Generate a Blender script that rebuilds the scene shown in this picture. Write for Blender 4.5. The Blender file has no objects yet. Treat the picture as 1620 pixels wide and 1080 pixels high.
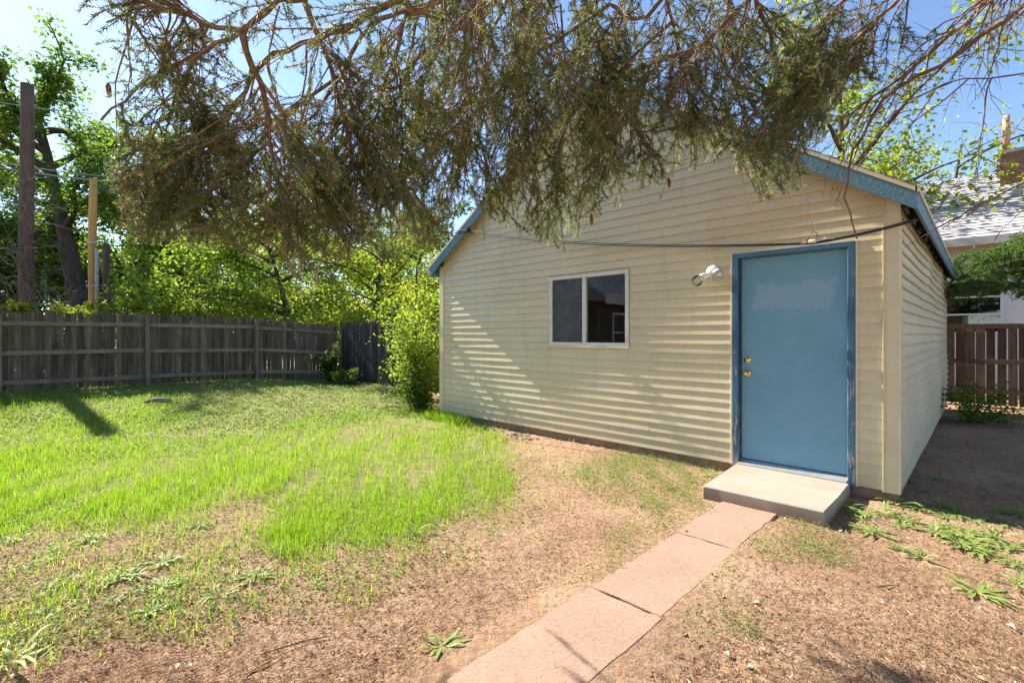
import bpy, math, random
import numpy as np
R = math.radians
rng = np.random.default_rng(7)
random.seed(7)
scene = bpy.context.scene
col = scene.collection

# ------------------------------------------------------------------ camera
FPX, HOR, CAMH = 767.44, 529.63, 1.4197          # focal length (px of 1620), horizon row, eye height
cam = bpy.data.cameras.new('camera'); camo = bpy.data.objects.new('camera', cam); col.objects.link(camo)
camo.location = (0, 0, CAMH); camo.rotation_euler = (R(90), 0, 0)
cam.sensor_width = 36; cam.lens = 36 * FPX / 1620; cam.shift_y = -(540 - HOR) / 1620
cam.clip_start = 0.05; cam.clip_end = 1000
scene.camera = camo
# ------------------------------------------------------------------ garage frame (x = along the front wall, y = into the garage)
PHI, GX, GY = 0.7723, 3.2316, 4.0694
CO, SI = math.cos(PHI), math.sin(PHI)
XA = np.array([CO, -SI, 0]); YA = np.array([SI, CO, 0])
# ------------------------------------------------------------------ light
SUN_EL = 36.5
GRAZE = R(3.0)                                    # sun stands a little in front of the wall plane
sh = -XA * math.cos(GRAZE) - YA * math.sin(GRAZE) # horizontal direction towards the sun
to_sun = np.array([sh[0] * math.cos(R(SUN_EL)), sh[1] * math.cos(R(SUN_EL)), math.sin(R(SUN_EL))])
from mathutils import Vector, Matrix
sl = bpy.data.lights.new('sun', 'SUN'); sl.energy = 5.0; sl.angle = R(0.5); sl.color = (1, 0.93, 0.82)
so = bpy.data.objects.new('sun', sl); col.objects.link(so)
so.rotation_euler = Vector(to_sun).to_track_quat('Z', 'Y').to_euler(); so.location = (-8, 8, 12)
world = bpy.data.worlds.new('World'); scene.world = world; world.use_nodes = True
wn = world.node_tree.nodes; wl = world.node_tree.links
bgn = wn['Background']; sky = wn.new('ShaderNodeTexSky'); sky.sky_type = 'NISHITA'; sky.sun_disc = False
sky.sun_elevation = R(SUN_EL); sky.sun_rotation = math.atan2(sh[0], sh[1])
sky.air_density = 1.0; sky.dust_density = 0.5; sky.ozone_density = 2.6; sky.altitude = 1800
wl.new(sky.outputs[0], bgn.inputs[0]); bgn.inputs[1].default_value = 0.09
scene.view_settings.view_transform = 'Standard'; scene.view_settings.look = 'None'
scene.view_settings.exposure = 1.7; scene.view_settings.gamma = 1; scene.view_settings.use_curve_mapping = False
scene.render.engine = 'CYCLES'
scene.cycles.max_bounces = 8; scene.cycles.transparent_max_bounces = 12
scene.cycles.use_denoising = True; scene.cycles.sample_clamp_indirect = 6

# ------------------------------------------------------------------ helpers
def at(px, py, d):                                # photograph pixel at depth d -> point in the place
    return np.array([(px - 810) / FPX * d, d, CAMH + (HOR - py) / FPX * d])
def ground_at(px, py, z=0.0):
    d = (CAMH - z) * FPX / (py - HOR)
    return np.array([(px - 810) / FPX * d, d, z])
def local(p):                                     # world xy -> garage frame
    dx, dy = p[..., 0] - GX, p[..., 1] - GY
    return dx * CO - dy * SI, dx * SI + dy * CO
def world_of(x, y, z=0.0):
    return np.array([GX, GY, 0]) + XA * x + YA * y + np.array([0, 0, z])
def sst(v, a, b):
    t = np.clip((v - a) / (b - a), 0, 1); return t * t * (3 - 2 * t)
_ph = rng.uniform(0, 6.28, (14,)); _fr = rng.normal(0, 1, (14, 2)) * np.array([0.5, 0.9, 1.4, 2, 3, 4, 5, 6, 8, 10, 12, 15, 18, 22])[:, None]
def wav(x, y, lo=0, hi=14):
    s = 0
    for k in range(lo, hi): s = s + np.sin(_fr[k, 0] * x + _fr[k, 1] * y + _ph[k]) / (1 + k)
    return s
def gz(x, y):
    p = np.stack([np.asarray(x, float), np.asarray(y, float)], -1); lx, ly = local(p)
    z = 0.2 * sst(-lx, 7.5, 13.5) * (1 - 0.85 * sst(ly, -1.5, 2))
    far = sst(np.hypot(p[..., 0], p[..., 1]), 0.5, 14)
    return z + 0.008 * wav(p[..., 0], p[..., 1])
def obj(name, mesh, mat=None, parent=None):
    o = bpy.data.objects.new(name, mesh); col.objects.link(o)
    if mat is not None and not mesh.materials: mesh.materials.append(mat)
    if parent: o.parent = parent
    return o
def empty(name, loc=(0, 0, 0), rz=0.0):
    o = bpy.data.objects.new(name, None); col.objects.link(o); o.location = loc; o.rotation_euler = (0, 0, rz)
    o.empty_display_size = 0.2
    return o
def tag(o, label=None, cat=None, group=None, kind=None):
    if label: o['label'] = label
    if cat: o['category'] = cat
    if group: o['group'] = group
    if kind: o['kind'] = kind
    return o
def np_mesh(name, V, F, rnd=None, smooth=False, attrs=None):
    """V (n,3), F (m,k) with a single polygon size k"""
    V = np.ascontiguousarray(V, np.float32); F = np.ascontiguousarray(F, np.int32)
    me = bpy.data.meshes.new(name); k = F.shape[1]; m = len(F)
    me.vertices.add(len(V)); me.vertices.foreach_set('co', V.ravel())
    me.loops.add(m * k); me.loops.foreach_set('vertex_index', F.ravel())
    me.polygons.add(m); me.polygons.foreach_set('loop_start', np.arange(0, m * k, k, dtype=np.int32))
    me.polygons.foreach_set('use_smooth', np.full(m, smooth))
    if rnd is not None: attrs = dict(attrs or {}, rnd=rnd)
    for n, a in (attrs or {}).items():
        at_ = me.attributes.new(n, 'FLOAT', 'POINT'); at_.data.foreach_set('value', np.ascontiguousarray(a, np.float32))
    me.update(calc_edges=True)
    return me
class MB:
    def __init__(s): s.v = []; s.f = []
    def poly(s, vs, fs):
        b = len(s.v); s.v += [tuple(map(float, q)) for q in vs]; s.f += [tuple(b + i for i in q) for q in fs]; return s
    def box(s, x0, x1, y0, y1, z0, z1):
        return s.poly([(x0, y0, z0), (x1, y0, z0), (x1, y1, z0), (x0, y1, z0), (x0, y0, z1), (x1, y0, z1), (x1, y1, z1), (x0, y1, z1)],
                      [(0, 3, 2, 1), (4, 5, 6, 7), (0, 1, 5, 4), (1, 2, 6, 5), (2, 3, 7, 6), (3, 0, 4, 7)])
    def prism(s, pts, axis, a, b):                # closed outline in the two other axes, extruded along axis
        n = len(pts)
        def mk(p, t):
            return {'x': (t, p[0], p[1]), 'y': (p[0], t, p[1]), 'z': (p[0], p[1], t)}[axis]
        vs = [mk(p, a) for p in pts] + [mk(p, b) for p in pts]
        fs = [tuple(range(n)), tuple(range(2 * n - 1, n - 1, -1))] + [(i, n + i, n + (i + 1) % n, (i + 1) % n) for i in range(n)]
        return s.poly(vs, fs)
    def tube(s, pts, rad, n=8, cap=True):
        pts = [np.array(p, float) for p in pts]; b = len(s.v)
        if np.isscalar(rad): rad = [rad] * len(pts)
        for i, p in enumerate(pts):
            t = pts[min(i + 1, len(pts) - 1)] - pts[max(i - 1, 0)]; t /= np.linalg.norm(t) + 1e-9
            up = np.array([0, 0, 1.]) if abs(t[2]) < .9 else np.array([1., 0, 0])
            a = np.cross(t, up); a /= np.linalg.norm(a); c = np.cross(t, a)
            for k in range(n):
                q = p + rad[i] * (math.cos(6.2832 * k / n) * a + math.sin(6.2832 * k / n) * c); s.v.append(tuple(q))
        for i in range(len(pts) - 1):
            for k in range(n):
                s.f.append((b + i * n + k, b + i * n + (k + 1) % n, b + (i + 1) * n + (k + 1) % n, b + (i + 1) * n + k))
        if cap:
            s.f.append(tuple(b + k for k in range(n - 1, -1, -1))); s.f.append(tuple(b + (len(pts) - 1) * n + k for k in range(n)))
        return s
    def lathe(s, prof, n=16, cx=0, cy=0, cz=0, axis='z'):
        b = len(s.v)
        for r_, h_ in prof:
            for k in range(n):
                a, c = r_ * math.cos(6.2832 * k / n), r_ * math.sin(6.2832 * k / n)
                q = {'z': (a, c, h_), 'y': (a, h_, c), 'x': (h_, a, c)}[axis]
                s.v.append((q[0] + cx, q[1] + cy, q[2] + cz))
        for i in range(len(prof) - 1):
            for k in range(n): s.f.append((b + i * n + k, b + i * n + (k + 1) % n, b + (i + 1) * n + (k + 1) % n, b + (i + 1) * n + k))
        s.f.append(tuple(b + k for k in range(n))); s.f.append(tuple(b + (len(prof) - 1) * n + k for k in range(n)))
        return s
    def build(s, name, mat, parent=None, bevel=0, smooth=False):
        me = bpy.data.meshes.new(name); me.from_pydata(s.v, [], s.f)
        if smooth: me.polygons.foreach_set('use_smooth', [True] * len(me.polygons))
        me.update(); o = obj(name, me, mat, parent)
        import bmesh
        bm = bmesh.new(); bm.from_mesh(me); bmesh.ops.recalc_face_normals(bm, faces=bm.faces)
        if bevel: bmesh.ops.bevel(bm, geom=list(bm.edges), offset=bevel, segments=1, affect='EDGES', clamp_overlap=True)
        bm.to_mesh(me); bm.free()
        return o

# ------------------------------------------------------------------ materials
def base_mat(name):
    m = bpy.data.materials.new(name); m.use_nodes = True
    nt = m.node_tree; return m, nt, nt.nodes, nt.links, nt.nodes['Principled BSDF'], nt.nodes['Material Output']
def noise(N, L, vec, scale, detail=6, rough=0.6, dist=0.0):
    n = N.new('ShaderNodeTexNoise'); n.inputs['Scale'].default_value = scale; n.inputs['Detail'].default_value = detail
    n.inputs['Roughness'].default_value = rough; n.inputs['Distortion'].default_value = dist
    if vec is not None: L.new(vec, n.inputs['Vector'])
    return n.outputs['Fac']
def ramp(N, L, fac, stops):
    r = N.new('ShaderNodeValToRGB'); e = r.color_ramp.elements
    while len(e) < len(stops): e.new(0.5)
    for q, (p, c) in zip(e, stops): q.position = p; q.color = (*c, 1) if len(c) == 3 else c
    L.new(fac, r.inputs[0]); return r.outputs[0]
def mixc(N, L, fac, a, b, mode='MIX'):
    m = N.new('ShaderNodeMix'); m.data_type = 'RGBA'; m.blend_type = mode
    for s_, v in ((m.inputs[0], fac), (m.inputs[6], a), (m.inputs[7], b)):
        if isinstance(v, (int, float)): s_.default_value = v
        elif isinstance(v, tuple): s_.default_value = (*v, 1)
        else: L.new(v, s_)
    return m.outputs[2]
def mathn(N, L, op, a, b=None, clamp=False):
    m = N.new('ShaderNodeMath'); m.operation = op; m.use_clamp = clamp
    for s_, v in ((m.inputs[0], a), (m.inputs[1], b)):
        if v is None: continue
        if isinstance(v, (int, float)): s_.default_value = v
        else: L.new(v, s_)
    return m.outputs[0]
def coords(N, L, kind='Object', scale=(1, 1, 1)):
    t = N.new('ShaderNodeTexCoord'); mp = N.new('ShaderNodeMapping'); mp.inputs['Scale'].default_value = scale
    L.new(t.outputs[kind], mp.inputs['Vector']); return mp.outputs[0]
def bump(N, L, B, h, strength=0.3, dist=0.01):
    b = N.new('ShaderNodeBump'); b.inputs['Strength'].default_value = strength; b.inputs['Distance'].default_value = dist
    L.new(h, b.inputs['Height']); L.new(b.outputs[0], B.inputs['Normal'])
def worldpos(N, L, scale=(1, 1, 1)):
    g = N.new('ShaderNodeNewGeometry'); mp = N.new('ShaderNodeMapping'); mp.inputs['Scale'].default_value = scale
    L.new(g.outputs['Position'], mp.inputs['Vector']); return mp.outputs[0]
def simple(name, c1, c2, scale=6, rough=0.6, bmp=0.15, bd=0.004, vscale=(1, 1, 1), metal=0, spec=0.4, rand=0.0, detail=8, contrast=(0.35, 0.65)):
    m, nt, N, L, B, O = base_mat(name)
    v = coords(N, L, 'Object', vscale)
    oi = N.new('ShaderNodeObjectInfo')
    f = noise(N, L, v, scale, detail)
    c = ramp(N, L, f, [(contrast[0], c1), (contrast[1], c2)])
    if rand:
        hs = N.new('ShaderNodeHueSaturation'); L.new(c, hs.inputs['Color'])
        L.new(mathn(N, L, 'ADD', mathn(N, L, 'MULTIPLY', oi.outputs['Random'], rand), 1 - rand / 2), hs.inputs['Value']); c = hs.outputs[0]
    L.new(c, B.inputs['Base Color']); B.inputs['Roughness'].default_value = rough; B.inputs['Metallic'].default_value = metal
    B.inputs['Specular IOR Level'].default_value = spec
    if bmp: bump(N, L, B, noise(N, L, v, scale * 4, 6), bmp, bd)
    return m
def leaf_mat(name, stops, rough=0.45, trans=0.45, tint=(1.15, 1.2, 0.6), attr='rnd'):
    m, nt, N, L, B, O = base_mat(name)
    a = N.new('ShaderNodeAttribute'); a.attribute_name = attr
    c = ramp(N, L, a.outputs['Fac'], stops)
    L.new(c, B.inputs['Base Color']); B.inputs['Roughness'].default_value = rough; B.inputs['Specular IOR Level'].default_value = 0.2
    t = N.new('ShaderNodeBsdfTranslucent'); L.new(mixc(N, L, 1.0, c, tint, 'MULTIPLY'), t.inputs[0])
    mx = N.new('ShaderNodeMixShader'); mx.inputs[0].default_value = trans
    L.new(B.outputs[0], mx.inputs[1]); L.new(t.outputs[0], mx.inputs[2]); L.new(mx.outputs[0], O.inputs[0])
    return m
M = {}
def mk_siding():
    m, nt, N, L, B, O = base_mat('cream_vinyl')
    w = worldpos(N, L); oi = N.new('ShaderNodeObjectInfo')
    f = noise(N, L, w, 0.9, 5); c = ramp(N, L, f, [(0.3, (0.63, 0.525, 0.325)), (0.7, (0.70, 0.60, 0.40))])
    st = noise(N, L, worldpos(N, L, (7, 7, 1.0)), 1.0, 8)
    c = mixc(N, L, mathn(N, L, 'MULTIPLY', ramp(N, L, st, [(0.52, (0, 0, 0)), (0.78, (1, 1, 1))]), 0.35), c, (0.46, 0.36, 0.21))
    hs = N.new('ShaderNodeHueSaturation'); L.new(c, hs.inputs['Color'])
    L.new(mathn(N, L, 'ADD', mathn(N, L, 'MULTIPLY', oi.outputs['Random'], 0.07), 0.965), hs.inputs['Value'])
    gp = N.new('ShaderNodeNewGeometry'); sx = N.new('ShaderNodeSeparateXYZ'); L.new(gp.outputs['Position'], sx.inputs[0])
    mr = N.new('ShaderNodeMapRange'); mr.inputs['From Min'].default_value = 0.12; mr.inputs['From Max'].default_value = 0.5
    mr.inputs['To Min'].default_value = 1; mr.inputs['To Max'].default_value = 0; L.new(sx.outputs['Z'], mr.inputs['Value'])
    splash = mathn(N, L, 'MULTIPLY', mr.outputs[0], noise(N, L, w, 14, 8), True)
    c = mixc(N, L, mathn(N, L, 'MULTIPLY', splash, 0.55), hs.outputs[0], (0.33, 0.25, 0.17))
    L.new(c, B.inputs['Base Color']); B.inputs['Roughness'].default_value = 0.42; B.inputs['Specular IOR Level'].default_value = 0.35
    bump(N, L, B, noise(N, L, worldpos(N, L, (3, 3, 60)), 3, 5), 0.06, 0.002)
    return m
M['siding'] = mk_siding()
M['trim'] = simple('cream_trim', (0.65, 0.545, 0.355), (0.71, 0.615, 0.425), 3, 0.42, 0.05, 0.002)
M['blue_fascia'] = None
def mk_blue(name, ca, cb, peel=0.0, vs=(1, 1, 1), tex=0.5, texscale=60):
    m, nt, N, L, B, O = base_mat(name)
    v = coords(N, L, 'Object'); c = ramp(N, L, noise(N, L, v, 3, 8), [(0.3, ca), (0.7, cb)])
    if peel:
        pv = coords(N, L, 'Object', vs); pn = noise(N, L, pv, 9, 10, 0.75)
        gp = N.new('ShaderNodeNewGeometry'); sx = N.new('ShaderNodeSeparateXYZ'); L.new(gp.outputs['Position'], sx.inputs[0])
        mr = N.new('ShaderNodeMapRange'); mr.inputs['From Min'].default_value = 0.1; mr.inputs['From Max'].default_value = 1.6
        mr.inputs['To Min'].default_value = 0.12; mr.inputs['To Max'].default_value = 0.0; L.new(sx.outputs['Z'], mr.inputs['Value'])
        f = ramp(N, L, mathn(N, L, 'ADD', pn, mr.outputs[0]), [(0.64 - peel, (0, 0, 0)), (0.66 - peel, (1, 1, 1))])
        wood = ramp(N, L, noise(N, L, pv, 30, 6), [(0.3, (0.20, 0.17, 0.14)), (0.7, (0.42, 0.38, 0.34))])
        c = mixc(N, L, f, c, wood)
    L.new(c, B.inputs['Base Color']); B.inputs['Roughness'].default_value = 0.5; B.inputs['Specular IOR Level'].default_value = 0.35
    bump(N, L, B, noise(N, L, coords(N, L, 'Object', vs), texscale, 4), tex, 0.006)
    return m
M['blue_fascia'] = mk_blue('blue_textured_paint', (0.085, 0.185, 0.255), (0.12, 0.235, 0.305), 0.0, (1, 1, 1), 0.6, 40)
M['blue_casing'] = mk_blue('worn_dark_blue_paint', (0.03, 0.085, 0.155), (0.06, 0.15, 0.24), 0.025, (6, 6, 0.8), 0.35, 20)
def mk_door():
    m, nt, N, L, B, O = base_mat('blue_door_paint')
    v = coords(N, L, 'Object'); sx = N.new('ShaderNodeSeparateXYZ'); L.new(v, sx.inputs[0])
    c = ramp(N, L, noise(N, L, v, 2.2, 6), [(0.3, (0.14, 0.315, 0.43)), (0.7, (0.175, 0.36, 0.47))])
    # a paler band across the upper part of the slab
    n1 = mathn(N, L, 'MULTIPLY', mathn(N, L, 'SUBTRACT', noise(N, L, v, 4, 8, 0.75), 0.5), 0.5)
    dx = mathn(N, L, 'ABSOLUTE', mathn(N, L, 'ADD', sx.outputs['X'], 0.80)); dx = mathn(N, L, 'SUBTRACT', mathn(N, L, 'ADD', dx, n1), 0.31)
    n2 = mathn(N, L, 'MULTIPLY', mathn(N, L, 'SUBTRACT', noise(N, L, coords(N, L, 'Object', (1, 1, 1.3)), 3.3, 8, 0.75), 0.5), 0.5)
    dz = mathn(N, L, 'ABSOLUTE', mathn(N, L, 'SUBTRACT', sx.outputs['Z'], 1.80)); dz = mathn(N, L, 'SUBTRACT', mathn(N, L, 'ADD', dz, n2), 0.105)
    mx = mathn(N, L, 'MAXIMUM', dx, dz)
    f = ramp(N, L, mx, [(0.0, (1, 1, 1)), (0.05, (0, 0, 0))])
    c = mixc(N, L, mathn(N, L, 'MULTIPLY', f, 0.6), c, (0.29, 0.41, 0.52))
    sc = ramp(N, L, noise(N, L, coords(N, L, 'Object', (14, 14, 3)), 2, 8, 0.7), [(0.70, (0, 0, 0)), (0.76, (1, 1, 1))])
    c = mixc(N, L, mathn(N, L, 'MULTIPLY', sc, 0.35), c, (0.22, 0.36, 0.48))
    L.new(c, B.inputs['Base Color']); B.inputs['Roughness'].default_value = 0.45; B.inputs['Specular IOR Level'].default_value = 0.4
    bump(N, L, B, noise(N, L, v, 80, 4), 0.06, 0.002)
    return m
M['door'] = mk_door()
M['brass'] = simple('brass', (0.75, 0.52, 0.16), (0.85, 0.62, 0.25), 8, 0.2, 0, metal=1.0)
M['alu'] = simple('weathered_aluminium', (0.5, 0.5, 0.49), (0.62, 0.61, 0.58), 12, 0.38, 0.08, 0.002, metal=0.7)
M['white'] = simple('white_frame', (0.62, 0.60, 0.54), (0.72, 0.70, 0.64), 10, 0.45, 0.05, 0.002)
M['concrete'] = None
def mk_concrete():
    m, nt, N, L, B, O = base_mat('step_concrete')
    w = worldpos(N, L)
    c = ramp(N, L, noise(N, L, w, 2.5, 8), [(0.3, (0.27, 0.23, 0.18)), (0.7, (0.36, 0.315, 0.255))])
    c = mixc(N, L, mathn(N, L, 'MULTIPLY', ramp(N, L, noise(N, L, w, 60, 5, 0.7), [(0.5, (0, 0, 0)), (0.75, (1, 1, 1))]), 0.3), c, (0.24, 0.19, 0.14))
    c = mixc(N, L, mathn(N, L, 'MULTIPLY', ramp(N, L, noise(N, L, w, 4.5, 9, 0.75, 0.6), [(0.5, (0, 0, 0)), (0.72, (1, 1, 1))]), 0.5), c, (0.27, 0.21, 0.15))
    gp = N.new('ShaderNodeNewGeometry'); sx = N.new('ShaderNodeSeparateXYZ'); L.new(gp.outputs['Position'], sx.inputs[0])
    mr = N.new('ShaderNodeMapRange'); mr.inputs['From Min'].default_value = 0.02; mr.inputs['From Max'].default_value = 0.1; mr.inputs['To Min'].default_value = 1; mr.inputs['To Max'].default_value = 0; L.new(sx.outputs['Z'], mr.inputs['Value'])
    c = mixc(N, L, mathn(N, L, 'MULTIPLY', mr.outputs[0], mathn(N, L, 'ADD', noise(N, L, w, 12, 6), 0.35), True), c, (0.24, 0.16, 0.105))
    L.new(c, B.inputs['Base Color']); B.inputs['Roughness'].default_value = 0.85
    bump(N, L, B, noise(N, L, w, 120, 6, 0.7), 0.35, 0.003); return m
M['concrete'] = mk_concrete()
def mk_slab():
    m, nt, N, L, B, O = base_mat('pink_paving')
    w = worldpos(N, L); oi = N.new('ShaderNodeObjectInfo')
    c = ramp(N, L, noise(N, L, w, 1.7, 8), [(0.3, (0.27, 0.165, 0.115)), (0.7, (0.345, 0.222, 0.162))])
    vo = N.new('ShaderNodeTexVoronoi'); vo.inputs['Scale'].default_value = 110; L.new(w, vo.inputs['Vector'])
    sx = N.new('ShaderNodeSeparateXYZ'); L.new(vo.outputs['Color'], sx.inputs[0])
    sp = ramp(N, L, sx.outputs['X'], [(0.0, (0.55, 0.5, 0.45)), (0.35, (0.95, 0.95, 0.95)), (0.8, (1.05, 1.02, 1.0)), (1.0, (1.35, 1.3, 1.3))])
    c = mixc(N, L, 0.5, c, sp, 'MULTIPLY')
    st = ramp(N, L, noise(N, L, w, 5, 9, 0.7), [(0.58, (0, 0, 0)), (0.75, (1, 1, 1))])
    c = mixc(N, L, mathn(N, L, 'MULTIPLY', st, 0.35), c, (0.25, 0.18, 0.13))
    L.new(c, B.inputs['Base Color']); B.inputs['Roughness'].default_value = 0.9
    bump(N, L, B, vo.outputs['Distance'], 0.35, 0.004); return m
M['slab'] = mk_slab()
def mk_wood(name, ca, cb, cc, vs=(26, 26, 1.6), rand=0.7, bstr=0.5):
    m, nt, N, L, B, O = base_mat(name)
    oi = N.new('ShaderNodeObjectInfo'); t = N.new('ShaderNodeTexCoord'); va = N.new('ShaderNodeVectorMath'); va.operation = 'MULTIPLY_ADD'
    L.new(oi.outputs['Random'], va.inputs[0]); va.inputs[1].default_value = (37, 17, 53); L.new(t.outputs['Object'], va.inputs[2])
    mp = N.new('ShaderNodeMapping'); mp.inputs['Scale'].default_value = vs; L.new(va.outputs[0], mp.inputs['Vector'])
    g = noise(N, L, mp.outputs[0], 1.0, 9, 0.65, 0.3); c = ramp(N, L, g, [(0.25, ca), (0.55, cb), (0.8, cc)])
    big = noise(N, L, va.outputs[0], 1.6, 5); c = mixc(N, L, mathn(N, L, 'MULTIPLY', ramp(N, L, big, [(0.45, (0, 0, 0)), (0.7, (1, 1, 1))]), 0.6), c, ca)
    hs = N.new('ShaderNodeHueSaturation'); L.new(c, hs.inputs['Color'])
    L.new(mathn(N, L, 'ADD', mathn(N, L, 'MULTIPLY', oi.outputs['Random'], rand), 1 - rand / 2), hs.inputs['Value'])
    L.new(hs.outputs[0], B.inputs['Base Color']); B.inputs['Roughness'].default_value = 0.9; B.inputs['Specular IOR Level'].default_value = 0.2
    bump(N, L, B, g, bstr, 0.006); return m
M['fence'] = mk_wood('weathered_fence_wood', (0.06, 0.047, 0.033), (0.165, 0.13, 0.09), (0.36, 0.295, 0.215), (26, 26, 1.1), 0.9)
M['fence_rail'] = mk_wood('weathered_rail_wood', (0.16, 0.135, 0.095), (0.27, 0.228, 0.165), (0.38, 0.325, 0.245), (4, 4, 4), 0.3)
M['fence_dark'] = mk_wood('dark_fence_wood', (0.045, 0.037, 0.03), (0.085, 0.073, 0.06), (0.15, 0.13, 0.108))
M['fence_brown'] = mk_wood('brown_fence_wood', (0.075, 0.052, 0.036), (0.15, 0.10, 0.07), (0.24, 0.17, 0.12))
M['pole_dark'] = mk_wood('dark_pole_wood', (0.06, 0.042, 0.03), (0.12, 0.08, 0.06), (0.2, 0.14, 0.10), (10, 10, 0.6), 0.2)
M['pole_tan'] = mk_wood('tan_pole_wood', (0.42, 0.20, 0.06), (0.55, 0.30, 0.10), (0.62, 0.38, 0.15), (10, 10, 0.5), 0.2)
M['bark'] = mk_wood('tree_bark', (0.035, 0.027, 0.02), (0.075, 0.058, 0.042), (0.14, 0.11, 0.08), (8, 8, 2), 0.3)
M['bark_red'] = simple('spruce_bark', (0.13, 0.08, 0.054), (0.27, 0.172, 0.118), 40, 0.85, 0.7, 0.004)
M['twig'] = simple('spruce_twig_bark', (0.16, 0.10, 0.065), (0.32, 0.21, 0.14), 9, 0.85, 0.3, 0.002)
M['cable'] = simple('black_cable', (0.02, 0.02, 0.022), (0.05, 0.048, 0.045), 5, 0.5, 0)
M['grey_cable'] = simple('grey_cable', (0.25, 0.24, 0.23), (0.4, 0.39, 0.38), 5, 0.5, 0)
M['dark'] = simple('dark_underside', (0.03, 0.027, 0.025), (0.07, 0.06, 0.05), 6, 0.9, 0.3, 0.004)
M['shingle'] = simple('grey_shingle', (0.16, 0.15, 0.15), (0.27, 0.255, 0.25), 14, 0.95, 0.6, 0.006, rand=0.25)
M['pale_shingle'] = simple('pale_grey_shingle', (0.36, 0.33, 0.33), (0.48, 0.45, 0.45), 14, 0.95, 0.6, 0.006, rand=0.2)
M['gray_paint'] = simple('grey_conduit', (0.32, 0.33, 0.35), (0.42, 0.43, 0.45), 5, 0.5, 0.05)
M['found'] = simple('foundation_concrete', (0.20, 0.13, 0.085), (0.30, 0.21, 0.145), 9, 0.9, 0.5, 0.006)
def mk_glass(name, tint=(0.9, 0.93, 0.92), mul=1.0):
    m, nt, N, L, B, O = base_mat(name)
    tr = N.new('ShaderNodeBsdfTransparent'); tr.inputs[0].default_value = (*tint, 1); g = N.new('ShaderNodeBsdfGlossy'); g.inputs['Roughness'].default_value = 0.01
    fr = N.new('ShaderNodeFresnel'); fr.inputs[0].default_value = 1.6
    mx = N.new('ShaderNodeMixShader'); L.new(mathn(N, L, 'MULTIPLY', fr.outputs[0], mul, True), mx.inputs[0]); L.new(tr.outputs[0], mx.inputs[1]); L.new(g.outputs[0], mx.inputs[2])
    L.new(mx.outputs[0], O.inputs[0]); return m
M['glass'] = mk_glass('window_glass', (0.75, 0.8, 0.8), 2.2)
M['clear_glass'] = mk_glass('lamp_glass', (0.93, 0.94, 0.92), 1.6)
def mk_screen():
    m, nt, N, L, B, O = base_mat('insect_screen')
    w = coords(N, L, 'Object'); c = ramp(N, L, noise(N, L, w, 5, 9, 0.7), [(0.35, (0.055, 0.06, 0.066)), (0.75, (0.13, 0.135, 0.14))])
    L.new(c, B.inputs['Base Color']); B.inputs['Roughness'].default_value = 0.6
    tr = N.new('ShaderNodeBsdfTransparent'); mx = N.new('ShaderNodeMixShader'); mx.inputs[0].default_value = 0.72
    L.new(tr.outputs[0], mx.inputs[1]); L.new(B.outputs[0], mx.inputs[2]); L.new(mx.outputs[0], O.inputs[0]); return m
M['screen'] = mk_screen()
def mk_ground():
    m, nt, N, L, B, O = base_mat('bare_soil')
    w = worldpos(N, L); a = N.new('ShaderNodeAttribute'); a.attribute_name = 'turf'
    f = noise(N, L, w, 1.1, 10, 0.65); c = ramp(N, L, f, [(0.3, (0.30, 0.18, 0.108)), (0.5, (0.41, 0.262, 0.168)), (0.7, (0.51, 0.35, 0.24))])
    g = noise(N, L, w, 22, 10, 0.75); c = mixc(N, L, 0.75, c, ramp(N, L, g, [(0.32, (0.38, 0.34, 0.30)), (0.5, (0.95, 0.95, 0.95)), (0.68, (1.4, 1.34, 1.25))]), 'MULTIPLY')
    g2 = noise(N, L, w, 90, 6, 0.8); c = mixc(N, L, 0.6, c, ramp(N, L, g2, [(0.35, (0.5, 0.46, 0.42)), (0.5, (1, 1, 1)), (0.65, (1.35, 1.3, 1.25))]), 'MULTIPLY')
    t = ramp(N, L, noise(N, L, w, 9, 8, 0.7), [(0.3, (0.14, 0.16, 0.045)), (0.6, (0.24, 0.235, 0.09)), (0.8, (0.36, 0.29, 0.17))])
    c = mixc(N, L, mathn(N, L, 'MULTIPLY', a.outputs['Fac'], 0.85, True), c, t)
    L.new(c, B.inputs['Base Color']); B.inputs['Roughness'].default_value = 0.97; B.inputs['Specular IOR Level'].default_value = 0.15
    h = mathn(N, L, 'ADD', noise(N, L, w, 45, 8, 0.7), mathn(N, L, 'MULTIPLY', g, 1.5)); bump(N, L, B, h, 0.9, 0.024); return m
M['ground'] = mk_ground()
M['grass'] = leaf_mat('grass_blades', [(0.0, (0.13, 0.25, 0.012)), (0.45, (0.22, 0.37, 0.02)), (0.8, (0.33, 0.46, 0.045)), (0.9, (0.40, 0.40, 0.11)), (1.0, (0.50, 0.40, 0.2))], 0.45, 0.5)
M['weed'] = leaf_mat('broad_weed_leaves', [(0.0, (0.08, 0.15, 0.03)), (0.5, (0.17, 0.27, 0.06)), (0.85, (0.30, 0.38, 0.14)), (1.0, (0.40, 0.33, 0.12))], 0.6, 0.45)
M['feather'] = leaf_mat('feathery_weed', [(0.0, (0.17, 0.24, 0.08)), (0.6, (0.28, 0.35, 0.13)), (1.0, (0.40, 0.42, 0.2))], 0.6, 0.4)
M['straw'] = leaf_mat('dry_litter', [(0.0, (0.15, 0.085, 0.05)), (0.35, (0.33, 0.205, 0.12)), (0.7, (0.52, 0.37, 0.23)), (1.0, (0.66, 0.55, 0.40))], 0.8, 0.1, (1, 1, 1))
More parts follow.
